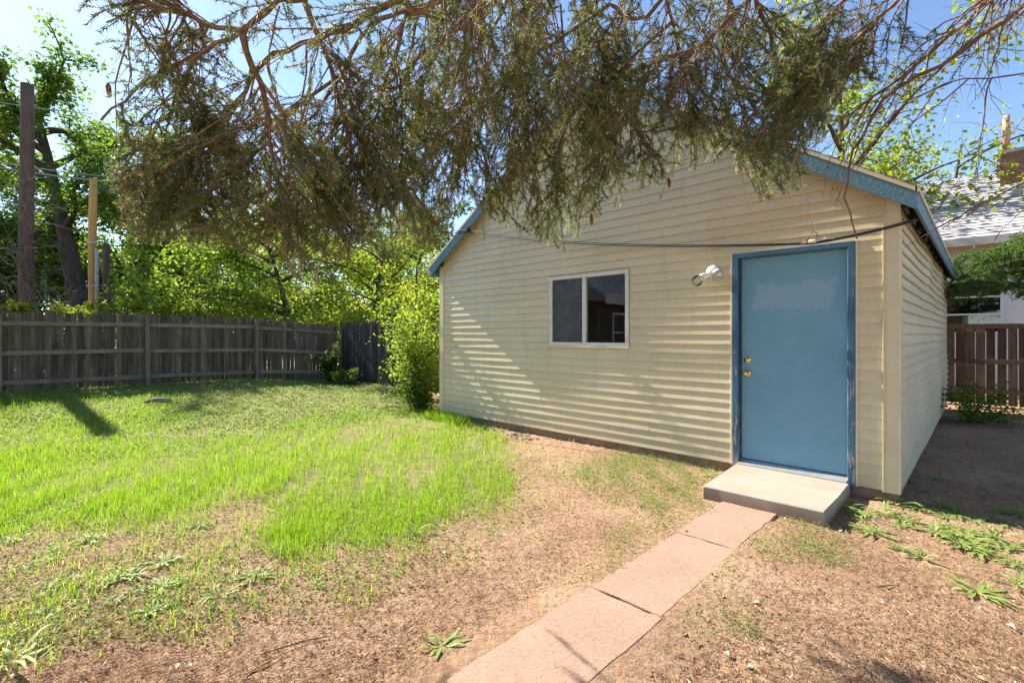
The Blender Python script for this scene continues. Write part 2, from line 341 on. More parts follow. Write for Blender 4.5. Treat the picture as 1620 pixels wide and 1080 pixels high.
M['needle'] = leaf_mat('spruce_needles', [(0.0, (0.065, 0.11, 0.046)), (0.5, (0.13, 0.165, 0.07)), (0.8, (0.22, 0.235, 0.105)), (0.92, (0.28, 0.22, 0.105)), (1.0, (0.27, 0.16, 0.08))], 0.5, 0.42, (1.2, 1.2, 0.65))
M['needle_new'] = leaf_mat('pale_spruce_needles', [(0.0, (0.34, 0.42, 0.24)), (1.0, (0.58, 0.65, 0.43))], 0.45, 0.3, (1.1, 1.1, 0.7))
M['needle_dk'] = leaf_mat('fir_needles', [(0.0, (0.05, 0.10, 0.03)), (0.6, (0.10, 0.18, 0.045)), (1.0, (0.20, 0.29, 0.08))], 0.5, 0.35)
M['leaf_dark'] = leaf_mat('dark_leaves', [(0.0, (0.04, 0.085, 0.02)), (0.6, (0.08, 0.14, 0.03)), (1.0, (0.15, 0.22, 0.05))], 0.5, 0.5)
M['leaf_mid'] = leaf_mat('mid_leaves', [(0.0, (0.08, 0.14, 0.025)), (0.6, (0.14, 0.22, 0.04)), (1.0, (0.24, 0.31, 0.07))], 0.5, 0.55)
M['leaf_lime'] = leaf_mat('lime_leaves', [(0.0, (0.14, 0.21, 0.03)), (0.6, (0.24, 0.33, 0.05)), (1.0, (0.38, 0.44, 0.10))], 0.5, 0.6)
M['leaf_yellow'] = leaf_mat('yellow_green_leaves', [(0.0, (0.13, 0.19, 0.02)), (0.6, (0.24, 0.29, 0.03)), (0.88, (0.42, 0.39, 0.05)), (1.0, (0.24, 0.13, 0.06))], 0.5, 0.6)
M['house_blue'] = simple('grey_blue_house_paint', (0.30, 0.33, 0.38), (0.36, 0.39, 0.44), 2, 0.6, 0.05)
M['house_white'] = simple('white_house_paint', (0.60, 0.60, 0.60), (0.68, 0.68, 0.68), 2, 0.6, 0.05)
M['house_tan'] = simple('tan_house_paint', (0.45, 0.40, 0.33), (0.52, 0.47, 0.39), 2, 0.6, 0.05)
M['brick'] = simple('red_brick', (0.20, 0.085, 0.055), (0.30, 0.14, 0.09), 7, 0.9, 0.3, rand=0.4)
M['mortar'] = simple('mortar', (0.3, 0.27, 0.24), (0.36, 0.33, 0.3), 7, 0.9, 0.3)
M['clay'] = simple('clay_flue', (0.42, 0.23, 0.14), (0.52, 0.31, 0.2), 7, 0.8, 0.2)
M['driftwood'] = mk_wood('bleached_wood', (0.12, 0.095, 0.075), (0.28, 0.24, 0.2), (0.5, 0.46, 0.4), (3, 20, 20), 0.1)
M['cone'] = simple('spruce_cone', (0.12, 0.05, 0.025), (0.25, 0.11, 0.05), 60, 0.7, 0.5)
M['lampwarm'] = simple('ceramic_socket', (0.62, 0.60, 0.55), (0.75, 0.73, 0.68), 10, 0.35, 0.05)

# ------------------------------------------------------------------ ground
def polyw(pts, z=0.0): return np.array([ground_at(a, b, z)[:2] for a, b in pts])
def inpoly(P, poly):
    x, y = P[:, 0], P[:, 1]; ins = np.zeros(len(P), bool); n = len(poly)
    for i in range(n):
        (x0, y0), (x1, y1) = poly[i], poly[(i + 1) % n]
        c = ((y0 > y) != (y1 > y)) & (x < (x1 - x0) * (y - y0) / (y1 - y0 + 1e-12) + x0); ins ^= c
    return ins
TALL = [polyw([(-260, 715), (0, 690), (240, 685), (400, 695), (430, 745), (330, 805), (150, 838), (0, 850), (-260, 900)]),
        polyw([(400, 690), (520, 652), (640, 640), (745, 655), (800, 715), (765, 790), (640, 850), (520, 862), (430, 830), (380, 760)]),
        polyw([(-200, 632), (60, 624), (270, 616), (345, 640), (250, 672), (130, 680), (0, 705), (-200, 720)], 0.15)]
COVER = [polyw([(-300, 640), (0, 616), (560, 594), (640, 612), (700, 648), (560, 655), (420, 700), (0, 730), (-300, 760)], 0.08)]
SPARSE = [polyw([(-400, 830), (0, 800), (430, 780), (760, 760), (840, 690), (880, 720), (790, 870), (600, 930), (330, 1000), (0, 1040), (-400, 1080)])]
FEATH = [polyw([(880, 735), (990, 715), (1120, 738), (1146, 752), (1095, 815), (1010, 800), (910, 765)]),
         polyw([(1120, 790), (1136, 788), (1075, 838), (930, 925), (905, 925), (1010, 850)]),
         polyw([(1240, 800), (1290, 830), (1335, 880), (1320, 900), (1240, 880), (1190, 885), (1085, 955), (1090, 930), (1180, 860)]),
         polyw([(1080, 960), (1170, 960), (1170, 1010), (1100, 1010)])]
def fuzz(P, a=0.22):
    return P + a * np.stack([wav(P[:, 0] * 1.7, P[:, 1] * 1.7, 2, 9), wav(P[:, 1] * 1.7 + 5, P[:, 0] * 1.7, 2, 9)], -1)
def zone(P, polys, a=0.30, soft=0.22):
    Q = fuzz(P, a) + rng.normal(0, 1, P.shape) * soft * np.clip(P[:, 1:2] / 6, 0.4, 1.4); m = np.zeros(len(P), bool)
    for p in polys: m |= inpoly(Q, p)
    return m
xs = np.concatenate([-np.geomspace(14, 160, 22)[::-1], np.arange(-13.6, -4, 0.12), np.arange(-4, 6, 0.05), np.arange(6, 12, 0.12), np.geomspace(12.3, 160, 22)])
ys = np.concatenate([-np.geomspace(1.5, 120, 18)[::-1], np.arange(-1.2, 0.6, 0.3), np.arange(0.6, 7, 0.05), np.arange(7, 17, 0.12), np.geomspace(17.3, 260, 26)])
X, Y = np.meshgrid(xs, ys); Pg = np.stack([X.ravel(), Y.ravel()], -1)
Z = gz(X, Y).ravel()
near = 1 - sst(np.hypot(Pg[:, 0], Pg[:, 1]), 7, 12)
Z += near * 0.006 * (wav(Pg[:, 0] * 2.5, Pg[:, 1] * 2.5, 4, 14) + rng.normal(0, 0.6, len(Z)))
# packed lower under and beside the path slabs and step
glx, gly = local(Pg); inpath = (np.abs(glx + 0.84) < 0.14) & (gly < -0.6) & (gly > -9)
npth = np.clip(1 - np.maximum(np.abs(glx + 0.84) - 0.2, 0) / 0.3, 0, 1) * (gly < -0.6) * (gly > -9); Z = Z * (1 - npth) + npth * (0.0105 + 0.0055 * (np.abs(glx + 0.843) > 0.19) + 0.1 * np.clip(Z, -.008, .012)); Z = np.where(inpath, np.minimum(Z, -0.012), Z)
instep = (np.abs(glx + 0.8) < 0.62) & (gly > -1.15) & (gly < 0.1); Z = np.where(instep, np.minimum(Z, 0.0), Z)
nx, ny = len(xs), len(ys); ii = np.arange(nx * ny).reshape(ny, nx)
Fg = np.stack([ii[:-1, :-1].ravel(), ii[:-1, 1:].ravel(), ii[1:, 1:].ravel(), ii[1:, :-1].ravel()], -1)
turf = 0.9 * (zone(Pg, TALL) | zone(Pg, COVER)).astype(float)
turf = np.maximum(turf, 0.18 * zone(Pg, SPARSE)); turf = np.maximum(turf, (np.hypot(Pg[:, 0], Pg[:, 1]) > 18) * 0.9)
g = obj('ground', np_mesh('ground', np.column_stack([Pg, Z]), Fg, smooth=True, attrs={'turf': turf}), M['ground']); tag(g, kind='structure')

def scatter(n, x0, x1, y0, y1): return np.stack([rng.uniform(x0, x1, n), rng.uniform(y0, y1, n)], -1)
def view_scatter(n, ymin=1.5, ymax=17, power=1.0):   # more pieces near the viewer, where they show larger
    t = rng.uniform(0, 1, n); y = 1 / (1 / ymin + t * (1 / ymax - 1 / ymin)) if power else rng.uniform(ymin, ymax, n)
    x = rng.uniform(-1.25, 1.25, n) * y; return np.stack([x, y], -1)
def free(P, m=0.0):                                # not inside the garage, on the step or on the path
    lx, ly = local(P)
    gar = (lx < 0.03 + m) & (lx > -6.26 - m) & (ly > -0.03 - m) & (ly < 7)
    stp = (lx < -0.30 + m) & (lx > -1.30 - m) & (ly > -1.02 - m) & (ly < 0)
    pth = (lx < -0.63 + m) & (lx > -1.055 - m) & (ly < -0.9)
    return ~(gar | stp | pth)
def blades(P, h, w, lean=0.5, rnd=None):
    n = len(P); a = rng.uniform(0, 6.283, n); d = np.stack([np.cos(a), np.sin(a), 0 * a], -1); s_ = np.stack([-np.sin(a), np.cos(a), 0 * a], -1)
    b = np.column_stack([P, gz(P[:, 0], P[:, 1]) - 0.004]); ln = rng.uniform(0.1, 1, n) * lean
    mid = b + d * (h * 0.5 * ln * 0.5)[:, None]; mid[:, 2] += h * 0.55
    tip = b + d * (h * ln)[:, None]; tip[:, 2] += h * np.sqrt(np.clip(1 - ln ** 2 * 0.6, 0.1, 1))
    W = (w / 2)[:, None] * s_
    V = np.stack([b - W, b + W, mid - W * 0.8, mid + W * 0.8, tip], 1).reshape(-1, 3); k = np.arange(n) * 5
    F = np.concatenate([np.stack([k, k + 1, k + 3], -1), np.stack([k, k + 3, k + 2], -1), np.stack([k + 2, k + 3, k + 4], -1)])
    return V, F, np.repeat(rng.uniform(0, 1, n) if rnd is None else rnd, 5)
def leaves(C, size, up=0.5, aspect=0.6, rnd=None, fold=0.25, dirs=None):
    """diamond leaves with a folded midrib at points C"""
    n = len(C); nrm = rng.normal(0, 1, (n, 3)); nrm[:, 2] = np.abs(nrm[:, 2]) + up * 2; nrm /= np.linalg.norm(nrm, axis=1)[:, None]
    d = rng.normal(0, 1, (n, 3)) if dirs is None else dirs
    d = d - nrm * np.sum(d * nrm, 1)[:, None]; d /= np.linalg.norm(d, axis=1)[:, None] + 1e-9
    s_ = np.cross(nrm, d); L_ = size[:, None]
    V = np.stack([C, C + d * L_ * 0.5 + s_ * L_ * aspect / 2 + nrm * L_ * fold * 0.3, C + d * L_ - nrm * L_ * 0.12, C + d * L_ * 0.5 - s_ * L_ * aspect / 2 + nrm * L_ * fold * 0.3], 1).reshape(-1, 3)
    k = np.arange(n) * 4; F = np.concatenate([np.stack([k, k + 1, k + 2], -1), np.stack([k, k + 2, k + 3], -1)])
    return V, F, np.repeat(rng.uniform(0, 1, n) if rnd is None else rnd, 4)
def join(parts):
    Vs, Fs, Rs, b = [], [], [], 0
    for V, F, r in parts: Vs.append(V); Fs.append(F + b); Rs.append(r); b += len(V)
    return np.concatenate(Vs), np.concatenate(Fs), np.concatenate(Rs)
def stuff(name, parts, mat, label=None, cat=None, parent=None):
    V, F, r = join(parts); o = obj(name, np_mesh(name, V, F, r), mat, parent); o['kind'] = 'stuff'
    if label: tag(o, label, cat)
    return o
# tall grass
P = view_scatter(360000, 3.0, 12.5); P = P[free(P) & zone(P, TALL)]
cl = wav(P[:, 0] * 3, P[:, 1] * 3, 3, 12); P = P[rng.uniform(-1.1, 1.3, len(P)) < 1.3 * cl + 0.1]; n = len(P)
hh = rng.uniform(0.05, 0.13, n) * np.clip(1 + 0.35 * wav(P[:, 0] * 2, P[:, 1] * 2, 1, 9), 0.45, 1.8)
pt = [blades(P, hh, rng.uniform(0.0025, 0.0045, n) * np.clip(P[:, 1] / 5, 0.9, 1.8), 0.7, np.clip(rng.normal(0.5, 0.2, n), 0, 0.97))]
P = view_scatter(110000, 1.8, 12.5); P = P[free(P) & (zone(P, SPARSE, .3, .35) | zone(P, COVER))]; P = P[rng.uniform(-0.7, 1.9, len(P)) < 1.4 * wav(P[:, 0] * 3 + 1, P[:, 1] * 3, 2, 12)]; n = len(P)
pt.append(blades(P, rng.uniform(0.02, 0.09, n), rng.uniform(0.002, 0.006, n), 1.2, np.clip(rng.normal(0.62, 0.25, n), 0, 1)))
wallp = np.array([world_of(x, y)[:2] for x, y in zip(rng.uniform(-6.3, -5.3, 1600), rng.uniform(-0.35, -0.04, 1600))])
pt.append(blades(wallp, rng.uniform(0.08, 0.2, 1600), rng.uniform(0.003, 0.006, 1600), 0.6, np.clip(rng.normal(0.55, 0.15, 1600), 0, 1)))
stuff('grass', pt, M['grass'], 'patches of long bright green grass across the lawn by the fence', 'grass')
# broad-leaved ground cover
P = np.concatenate([view_scatter(240000, 2.2, 16), scatter(60000, -13, -1, 7.2, 15.5)]); keep = free(P) & (zone(P, COVER) | (zone(P, SPARSE, .3, .35) & (rng.uniform(0, 1, len(P)) < 0.26)))
cl = wav(P[:, 0] * 2.5 + 3, P[:, 1] * 2.5, 3, 12); P = P[keep & (rng.uniform(-1.5, 1.0, len(P)) < cl + 0.5 * (P[:, 1] > 7))]; n = len(P)
C = np.column_stack([P, gz(P[:, 0], P[:, 1]) + rng.uniform(0.004, 0.05, n)])
stuff('ground_cover', [leaves(C, rng.uniform(0.016, 0.046, n) * np.clip(P[:, 1] / 6, 0.6, 1.4), 0.6, 0.6, np.clip(rng.normal(0.62, 0.2, n), 0, 1))], M['weed'], 'low broad-leaved weeds carpeting the ground in front of the fence', 'weeds')
# feathery weeds beside the path
P = scatter(200000, -0.2, 3.4, 1.8, 6.4); P = P[free(P, -0.02) & zone(P, FEATH, 0.16, 0.15)]; P = P[rng.uniform(-0.7, 1.5, len(P)) < wav(P[:, 0] * 5, P[:, 1] * 5, 3, 12) + 0.1]; n = len(P)
C = np.column_stack([P, gz(P[:, 0], P[:, 1]) + rng.uniform(0.0, 0.045, n)])
stuff('feathery_weeds', [leaves(C, rng.uniform(0.010, 0.026, n), 0.3, 0.35), blades(P[:n // 2], rng.uniform(0.02, 0.065, n // 2), rng.uniform(0.0015, 0.003, n // 2), 1.2)], M['feather'], 'feathery pale green weeds growing along the edges of the pink path', 'weeds')
# dry litter: straw, needles, bark chips
P = view_scatter(140000, 1.5, 8); P = P[free(P, -0.03) | (rng.uniform(0, 1, len(P)) < 0.02) & free(P, -0.2)]; tz = zone(P, TALL); P = P[~tz | (rng.uniform(0, 1, len(P)) < 0.15)]; n = len(P)
C = np.column_stack([P, gz(P[:, 0], P[:, 1]) + rng.uniform(0.003, 0.013, n)])
dd = rng.normal(0, 1, (n, 3)); dd[:, 2] *= 0.25
long_ = rng.uniform(0, 1, n) < 0.88
sz = np.where(long_, rng.uniform(0.008, 0.042, n), rng.uniform(0.004, 0.012, n))
a = leaves(C[long_], sz[long_], 1.4, 0.06, np.clip(rng.normal(0.55, 0.22, long_.sum()), 0, 1), 0.1, dd[long_]); b = leaves(C[~long_], sz[~long_], 0.7, 0.6, np.clip(rng.normal(0.38, 0.25, (~long_).sum()), 0, 1), 0.5)
stuff('dry_litter', [a, b], M['straw'], 'dry straw, needles and bark chips strewn over the bare soil', 'litter')
# dead leaves
P = view_scatter(420, 1.6, 9); P = P[free(P, -0.1)]; n = len(P); C = np.column_stack([P, gz(P[:, 0], P[:, 1]) + 0.016])
stuff('fallen_leaves', [leaves(C, rng.uniform(0.015, 0.04, n), 1.2, 0.6, rng.uniform(0.3, 1, n), 0.6)], M['straw'], 'pale curled dead leaves scattered on the soil', 'leaves')

# ------------------------------------------------------------------ path and step
path = empty('path', tuple(world_of(-0.843, -0.985)), -PHI); tag(path, kind='structure')
yj = [0.0, -0.885, -1.935, -2.965, -4.0, -5.05, -6.1]
for k in range(6):
    x0, x1, y1, y0 = -0.212 + random.uniform(-.01, .01), 0.212 + random.uniform(-.012, .012), yj[k] - 0.007, yj[k + 1] + 0.007
    n = 10; pts = []
    for t in np.linspace(0, 1, n): pts.append((x0 + random.uniform(-.006, .006), y0 + (y1 - y0) * t))
    for t in np.linspace(0.05, 0.95, 6): pts.append((x0 + (x1 - x0) * t, y1 + random.uniform(-.006, .004)))
    for t in np.linspace(1, 0, n): pts.append((x1 + random.uniform(-.008, .006), y0 + (y1 - y0) * t))
    for t in np.linspace(0.95, 0.05, 6): pts.append((x0 + (x1 - x0) * t, y0 + random.uniform(-.004, .006)))
    o = MB().prism(pts, 'z', -0.06, 0.018 + random.uniform(-.002, .002)).build('paving_slab', M['slab'], path, 0.004); o.rotation_euler = (0, 0, random.uniform(-.002, .002))
step = MB().prism([(-0.49, -0.02), (0.475, -0.02), (0.485, -0.5), (0.478, -0.985), (0.1, -0.992), (-0.3, -0.99), (-0.43, -1.0), (-0.455, -0.6), (-0.49, -0.05)], 'z', -0.05, 0.112).build('doorstep', M['concrete'], None, 0.008)
step.location = tuple(world_of(-0.80, 0)); step.rotation_euler = (0, 0, -PHI)
tag(step, 'pale concrete slab step in front of the blue door', 'doorstep')

# ------------------------------------------------------------------ garage
W, DEP, ZB, EX = 6.226, 6.93, 0.10, 0.1016
ZE, MS, OVF, OVS = 2.60, 0.652, 0.135, 0.12        # wall/roof line height at the corner, pitch, front overhang, side overhang
PK = W / 2
def zroof(u): return ZE + MS * (PK - abs(u - PK))
gar = empty('garage', (GX, GY, 0), -PHI); tag(gar, 'cream vinyl-sided garage with blue door and blue roof trim', 'garage')
MB().box(-W + 0.01, -0.01, 0.012, DEP - 0.01, -0.2, ZB + 0.03).build('foundation', M['found'], gar)
DU0, DU1, DZ1 = 0.289, 1.330, 2.246              # door casing outline (u from the corner)
WU0, WU1, WZ0, WZ1 = 2.535, 3.765, 1.278, 2.208  # window outline
fw = MB()                                         # wall core behind the boards, with the openings left free
def core(u0, u1, za, zb):
    zt0 = min(zb, zroof(u0)); zt1 = min(zb, zroof(u1))
    fw.prism([(-u1, za), (-u0, za), (-u0, zt0), (-u1, zt1)], 'y', 0.004, 0.09)
for (a, b, za, zb) in [(0.02, DU0 + .03, ZB, 9), (DU0 + .03, DU1 - .03, DZ1 - .03, 9), (DU1 - .03, WU0 + .02, ZB, 9), (WU0 + .02, PK, ZB, WZ0 + .02), (WU0 + .02, PK, WZ1 - .02, 9),
                       (PK, WU1 - .02, ZB, WZ0 + .02), (PK, WU1 - .02, WZ1 - .02, 9), (WU1 - .02, W - 0.02, ZB, 9)]: core(a, b, za, zb)
front = fw.build('front_wall', M['trim'], gar)
sidew = MB().box(-0.09, -0.004, 0.095, DEP, ZB, ZE - 0.02).build('side_wall', M['trim'], gar)
MB().box(-W + 0.004, -W + 0.09, 0.095, DEP, ZB, ZE - 0.02).build('side_wall', M['siding'], gar)
MB().prism([(-W + .1, ZB), (-.1, ZB), (-.1, ZE), (-PK, zroof(PK) - .05), (-W + .1, ZE)], 'y', DEP - 0.09, DEP - 0.003).build('rear_wall', M['siding'], gar)
MB().box(-W + .09, -.09, .1, DEP - .1, ZB - .05, ZB + .035).build('floor_slab', M['found'], gar)
def board(x0b, x1b, x0t, x1t, z0, z1, wob=0.0):
    """one lapped course: proud at its lower edge, closed underneath; x runs along the wall"""
    n = max(2, int(abs(x1b - x0b) / 0.35)); m = MB(); vs = []
    prof = [(0.004, z0 + 0.016), (-0.0185, z0), (-0.0205, z0 + 0.005), (-0.0155, z0 + (z1 - z0) * 0.45), (-0.0025, z1 + 0.014), (0.003, z1 + 0.014)]
    ph = random.uniform(0, 6)
    for i in range(n + 1):
        t = i / n
        for k, (y, z) in enumerate(prof):
            s_ = min(1.0, (z - z0) / (z1 - z0)); xa = x0b + (x0t - x0b) * s_; xb = x1b + (x1t - x1b) * s_; x = xa + (xb - xa) * t
            y2 = y + (wob * math.sin(x * 4.1 + ph) * (1 - s_) if k not in (0, 5) else 0)
            vs.append((x, y2, z + 0.0012 * math.sin(x * 2.3 + ph)))
    K = 6; fs = []
    for i in range(n):
        for k in range(K): fs.append((i * K + k, i * K + (k + 1) % K, (i + 1) * K + (k + 1) % K, (i + 1) * K + k))
    fs += [tuple(range(K)), tuple(n * K + k for k in range(K - 1, -1, -1))]
    return m.poly(vs, fs)
row = 0; z = ZB
seams = [0.0, 1.9, 4.05]
while z < zroof(PK) - 0.03:
    z1 = min(z + EX, zroof(PK)); zm = z + EX * 0.5
    def lim(zz):
        if zz <= ZE: return (0.098, W - 0.098)
        q = (zz - ZE) / MS + 0.012; return (max(0.098, q), min(W - 0.098, W - q))
    (lo, hi), (lot, hit) = lim(z), lim(z1)
    segs = [(lo, hi)]
    def cut(segs, a, b):
        out = []
        for s0, s1 in segs:
            if b <= s0 or a >= s1: out.append((s0, s1)); continue
            if a > s0: out.append((s0, a))
            if b < s1: out.append((b, s1))
        return out
    if zm < DZ1 + 0.02: segs = cut(segs, DU0 - 0.018, DU1 + 0.018)
    if WZ0 - 0.03 < zm < WZ1 + 0.02: segs = cut(segs, WU0 - 0.012, WU1 + 0.012)
    sm = [0.9 + (row // 2 * 1.37) % 2.6, 0.9 + (row // 2 * 1.37) % 2.6 + 2.9]      # butt joints of the panels
    for q in sm:
        new = []
        for s0, s1 in segs:
            if s0 + 0.25 < q < s1 - 0.25: new += [(s0, q - 0.0012), (q + 0.0012, s1)]
            else: new.append((s0, s1))
        segs = new
    for s0, s1 in segs:
        a_t = lot if abs(s0 - lo) < 1e-6 else s0; b_t = hit if abs(s1 - hi) < 1e-6 else s1
        if b_t - a_t < 0.02: a_t = b_t = (a_t + b_t) / 2
        if s1 - s0 > 0.03: board(-s1, -s0, -b_t, -a_t, z, z1, 0.0012).build('siding_board', M['siding'], front)
    z += EX; row += 1
z = ZB; row = 0                                    # side wall boards, buckled towards the rear
while z < ZE - 0.06:
    z1 = min(z + EX, ZE - 0.01)
    m = MB(); vs = []; n = 26; prof = [(0.004, z + 0.016), (-0.014, z), (-0.022, z + 0.004), (-0.026, z + 0.013), (-0.0255, z + 0.03), (-0.018, z + 0.062), (-0.008, z + 0.088), (-0.0025, z1 + 0.014), (0.003, z1 + 0.014)]; K = len(prof)
    for i in range(n + 1):
        yy = 0.098 + (DEP - 0.098) * i / n
        for k, (y, zz) in enumerate(prof):
            s_ = min(1.0, (zz - z) / (z1 - z))
            bk = (0.012 * math.sin(yy * 2.6 + z * 3) + 0.007 * math.sin(yy * 6.1 - z * 5)) * sst(yy, 0.6, 3) * (0.4 + 0.6 * math.sin(z * 1.9) ** 2) if k not in (0, K - 1) else 0
            vs.append((-(y - max(bk, -0.004)), yy, zz + 0.35 * bk))
    fs = []
    for i in range(n):
        for k in range(K): fs.append((i * K + k, i * K + (k + 1) % K, (i + 1) * K + (k + 1) % K, (i + 1) * K + k))
    m.poly(vs, fs + [tuple(range(K)), tuple(n * K + k for k in range(K))]).build('siding_board', M['siding'], sidew)
    z += EX; row += 1
# corner posts
m = MB(); m.box(-0.095, 0.022, -0.022, 0.0, ZB - 0.012, 2.60); m.box(0.0, 0.0222, 0.0, 0.095, ZB - 0.012, 2.56)
m.box(-0.071, -0.066, -0.0245, -0.022, ZB - 0.012, 2.60); m.box(-0.095, -0.086, -0.030, -0.022, ZB - 0.012, 2.60); m.box(0.014, 0.0245, -0.0245, -0.01, ZB - 0.012, 2.59)
m.build('corner_post', M['trim'], gar, 0.002)
m = MB(); m.box(-W - 0.022, -W + 0.095, -0.022, 0.0, ZB - 0.012, 2.60); m.box(-W - 0.0222, -W, 0.0, 0.095, ZB - 0.012, 2.56); m.box(-W + 0.086, -W + 0.095, -0.030, -0.022, ZB - 0.012, 2.6)
m.build('corner_post', M['trim'], gar, 0.002)
MB().box(-0.03, 0.021, DEP - 0.08, DEP + 0.022, ZB - 0.01, 2.5).build('corner_post', M['trim'], gar, 0.002)
# roof: two sloping decks, shingle courses, fascias, rafter tails
FH = 0.165
for sgn in (-1, 1):
    # slope s(u) in local x: right slope from ridge x=-PK to x=OVS ; left mirrored
    def X_(u): return -u if sgn > 0 else -(W - u)
    ue, ur = -OVS, PK; ze, zr = ZE + MS * ue, ZE + MS * PK
    pts = [(X_(ue), ze + 0.055), (X_(ur), zr + 0.055), (X_(ur), zr + 0.085), (X_(ue), ze + 0.085)]
    deck = MB().prism(pts, 'y', -OVF, DEP + OVF).build('roof_deck', M['dark'], gar)
    sh_ = MB(); nrow = 24
    for k in range(nrow):
        u0 = ue - 0.02 + (ur - ue + 0.02) * k / nrow; u1 = ue - 0.02 + (ur - ue + 0.02) * (k + 1.05) / nrow; u1 = min(u1, ur)
        za, zb_ = ZE + MS * u0, ZE + MS * u1
        sh_.prism([(X_(u0), za + 0.0925), (X_(u1), zb_ + 0.0865), (X_(u1), zb_ + 0.092), (X_(u0), za + 0.107)], 'y', -OVF - 0.02, DEP + OVF + 0.02)
    o = sh_.build('shingle_courses', M['shingle'], gar); o['kind'] = 'stuff'
    # rake fascia at the gable, hung along the front edge
    for y0, y1 in ((-OVF - 0.022, -OVF + 0.002), (DEP + OVF - 0.002, DEP + OVF + 0.022)):
        MB().prism([(X_(ue), ze + 0.075 - FH), (X_(ur), zr + 0.075 - FH), (X_(ur), zr + 0.052), (X_(ue), ze + 0.052)], 'y', y0, y1).build('rake_fascia', M['blue_fascia'], gar)
        MB().prism([(X_(ue - .01), ze + 0.045), (X_(ur), zr + 0.052), (X_(ur), zr + 0.0855), (X_(ue - .01), ze + 0.079)], 'y', y0 - 0.012 if y0 < 0 else y1, y0 + 0.002 if y0 < 0 else y1 + 0.012).build('drip_edge', M['trim'], gar)
    MB().prism([(X_(ue + .02), ze + 0.05 - .012), (X_(ur), zr + 0.037), (X_(ur), zr + 0.0545), (X_(ue + .02), ze + 0.0545 + .012)], 'y', -OVF + 0.003, 0.1).build('rake_soffit', M['blue_casing'], gar)
    MB().prism([(X_(0.1), ZE + MS * .1 + 0.0), (X_(ur), zr - 0.0), (X_(ur), zr + 0.03), (X_(0.1), ZE + MS * .1 + 0.03)], 'y', -0.026, -0.001).build('gable_trim', M['trim'], gar)
    xo = X_(ue)
    MB().box(min(xo, xo + sgn * 0.022), max(xo, xo + sgn * 0.022), -OVF - 0.022, DEP + OVF + 0.022, ze + 0.075 - FH - .005, ze + 0.05).build('eave_fascia', M['blue_fascia'], gar)
    MB().box(min(xo + sgn * .022, xo + sgn * 0.036), max(xo + sgn * .022, xo + sgn * 0.036), -OVF - 0.034, DEP + OVF + 0.03, ze + 0.036, ze + 0.07).build('drip_edge', M['trim'], gar)
    for k in range(12):
        y_ = 0.05 + k * 0.61
        MB().prism([(X_(ue + 0.002), ze + 0.05), (X_(ue + 0.002), ze - 0.05), (X_(0.12), ZE - 0.06), (X_(0.12), ZE + 0.12)], 'y', y_, y_ + 0.04).build('rafter_tail', M['dark'], gar)
# loose strip hanging under the right eave
MB().tube([(0.075, 0.2, 2.56), (0.085, 1.2, 2.545), (0.08, 2.4, 2.56)], 0.008, 5).build('loose_strip', M['found'], gar)
# door
dr = empty('door', (0, 0, 0)); dr.parent = gar
SU0, SU1, SZ0, SZ1 = 0.351, 1.265, 0.161, 2.191
panel = MB().box(-SU1, -SU0, 0.045, 0.085, SZ0, SZ1).build('door_panel', M['door'], dr, 0.003)
def knob(zc, dead):
    uc = SU1 - 0.062
    m = MB().lathe([(0.0325, 0.044), (0.0325, 0.038), (0.028, 0.034)], 20, -uc, 0, zc, 'y')
    if dead: m.lathe([(0.018, 0.036), (0.019, 0.02), (0.015, 0.016)], 16, -uc, 0, zc, 'y')
    else: m.lathe([(0.011, 0.036), (0.011, 0.02), (0.02, 0.008), (0.027, -0.004), (0.026, -0.016), (0.016, -0.024), (0.004, -0.026)], 18, -uc, 0, zc, 'y')
    return m
knob(1.165, True).build('deadbolt', M['brass'], dr, smooth=True); knob(1.03, False).build('door_knob', M['brass'], dr, smooth=True)
fr_ = empty('door_frame'); fr_.parent = gar
MB().prism([(-DU1, -0.032), (-SU1 - 0.008, -0.032), (-SU1 - .008, 0.02), (-SU1, 0.02), (-SU1, 0.10), (-DU1 + .03, 0.10), (-DU1 + .03, 0.0), (-DU1, 0.0)], 'z', 0.085, DZ1).build('casing', M['blue_casing'], fr_, 0.004)
MB().prism([(-DU0, -0.032), (-SU0 + 0.008, -0.032), (-SU0 + .008, 0.02), (-SU0, 0.02), (-SU0, 0.10), (-DU0 - .03, 0.10), (-DU0 - .03, 0.0), (-DU0, 0.0)], 'z', 0.06, DZ1).build('casing', M['blue_casing'], fr_, 0.004)
MB().prism([(-0.0325, DZ1 + .001), (-0.0325, SZ1 + 0.008), (0.02, SZ1 + .008), (0.02, SZ1), (0.1, SZ1), (0.1, DZ1 - .03), (0, DZ1 - .03), (0, DZ1 + .001)], 'x', -DU1 - .002, -DU0 + .002).build('head_casing', M['blue_casing'], fr_, 0.004)
MB().prism([(-0.05, 0.113), (0.09, 0.113), (0.09, 0.157), (0.03, 0.155), (-0.01, 0.138), (-0.05, 0.128)], 'x', -SU1 - .006, -SU0 + .006).build('threshold', M['alu'], fr_, 0.002)
MB().prism([(0.012, 0.158), (0.03, 0.156), (0.03, 2.188), (0.012, 2.19)], 'x', -SU1 + 0.001, -SU1 + .006).build('weatherstrip', M['dark'], fr_)
for u0, u1 in ((DU0 - 0.019, DU0 - 0.003), (DU1 + 0.003, DU1 + 0.019)):
    MB().box(-u1, -u0, -0.026, 0.003, ZB - 0.004, DZ1 + .004).build('j_channel', M['trim'], fr_, 0.002)
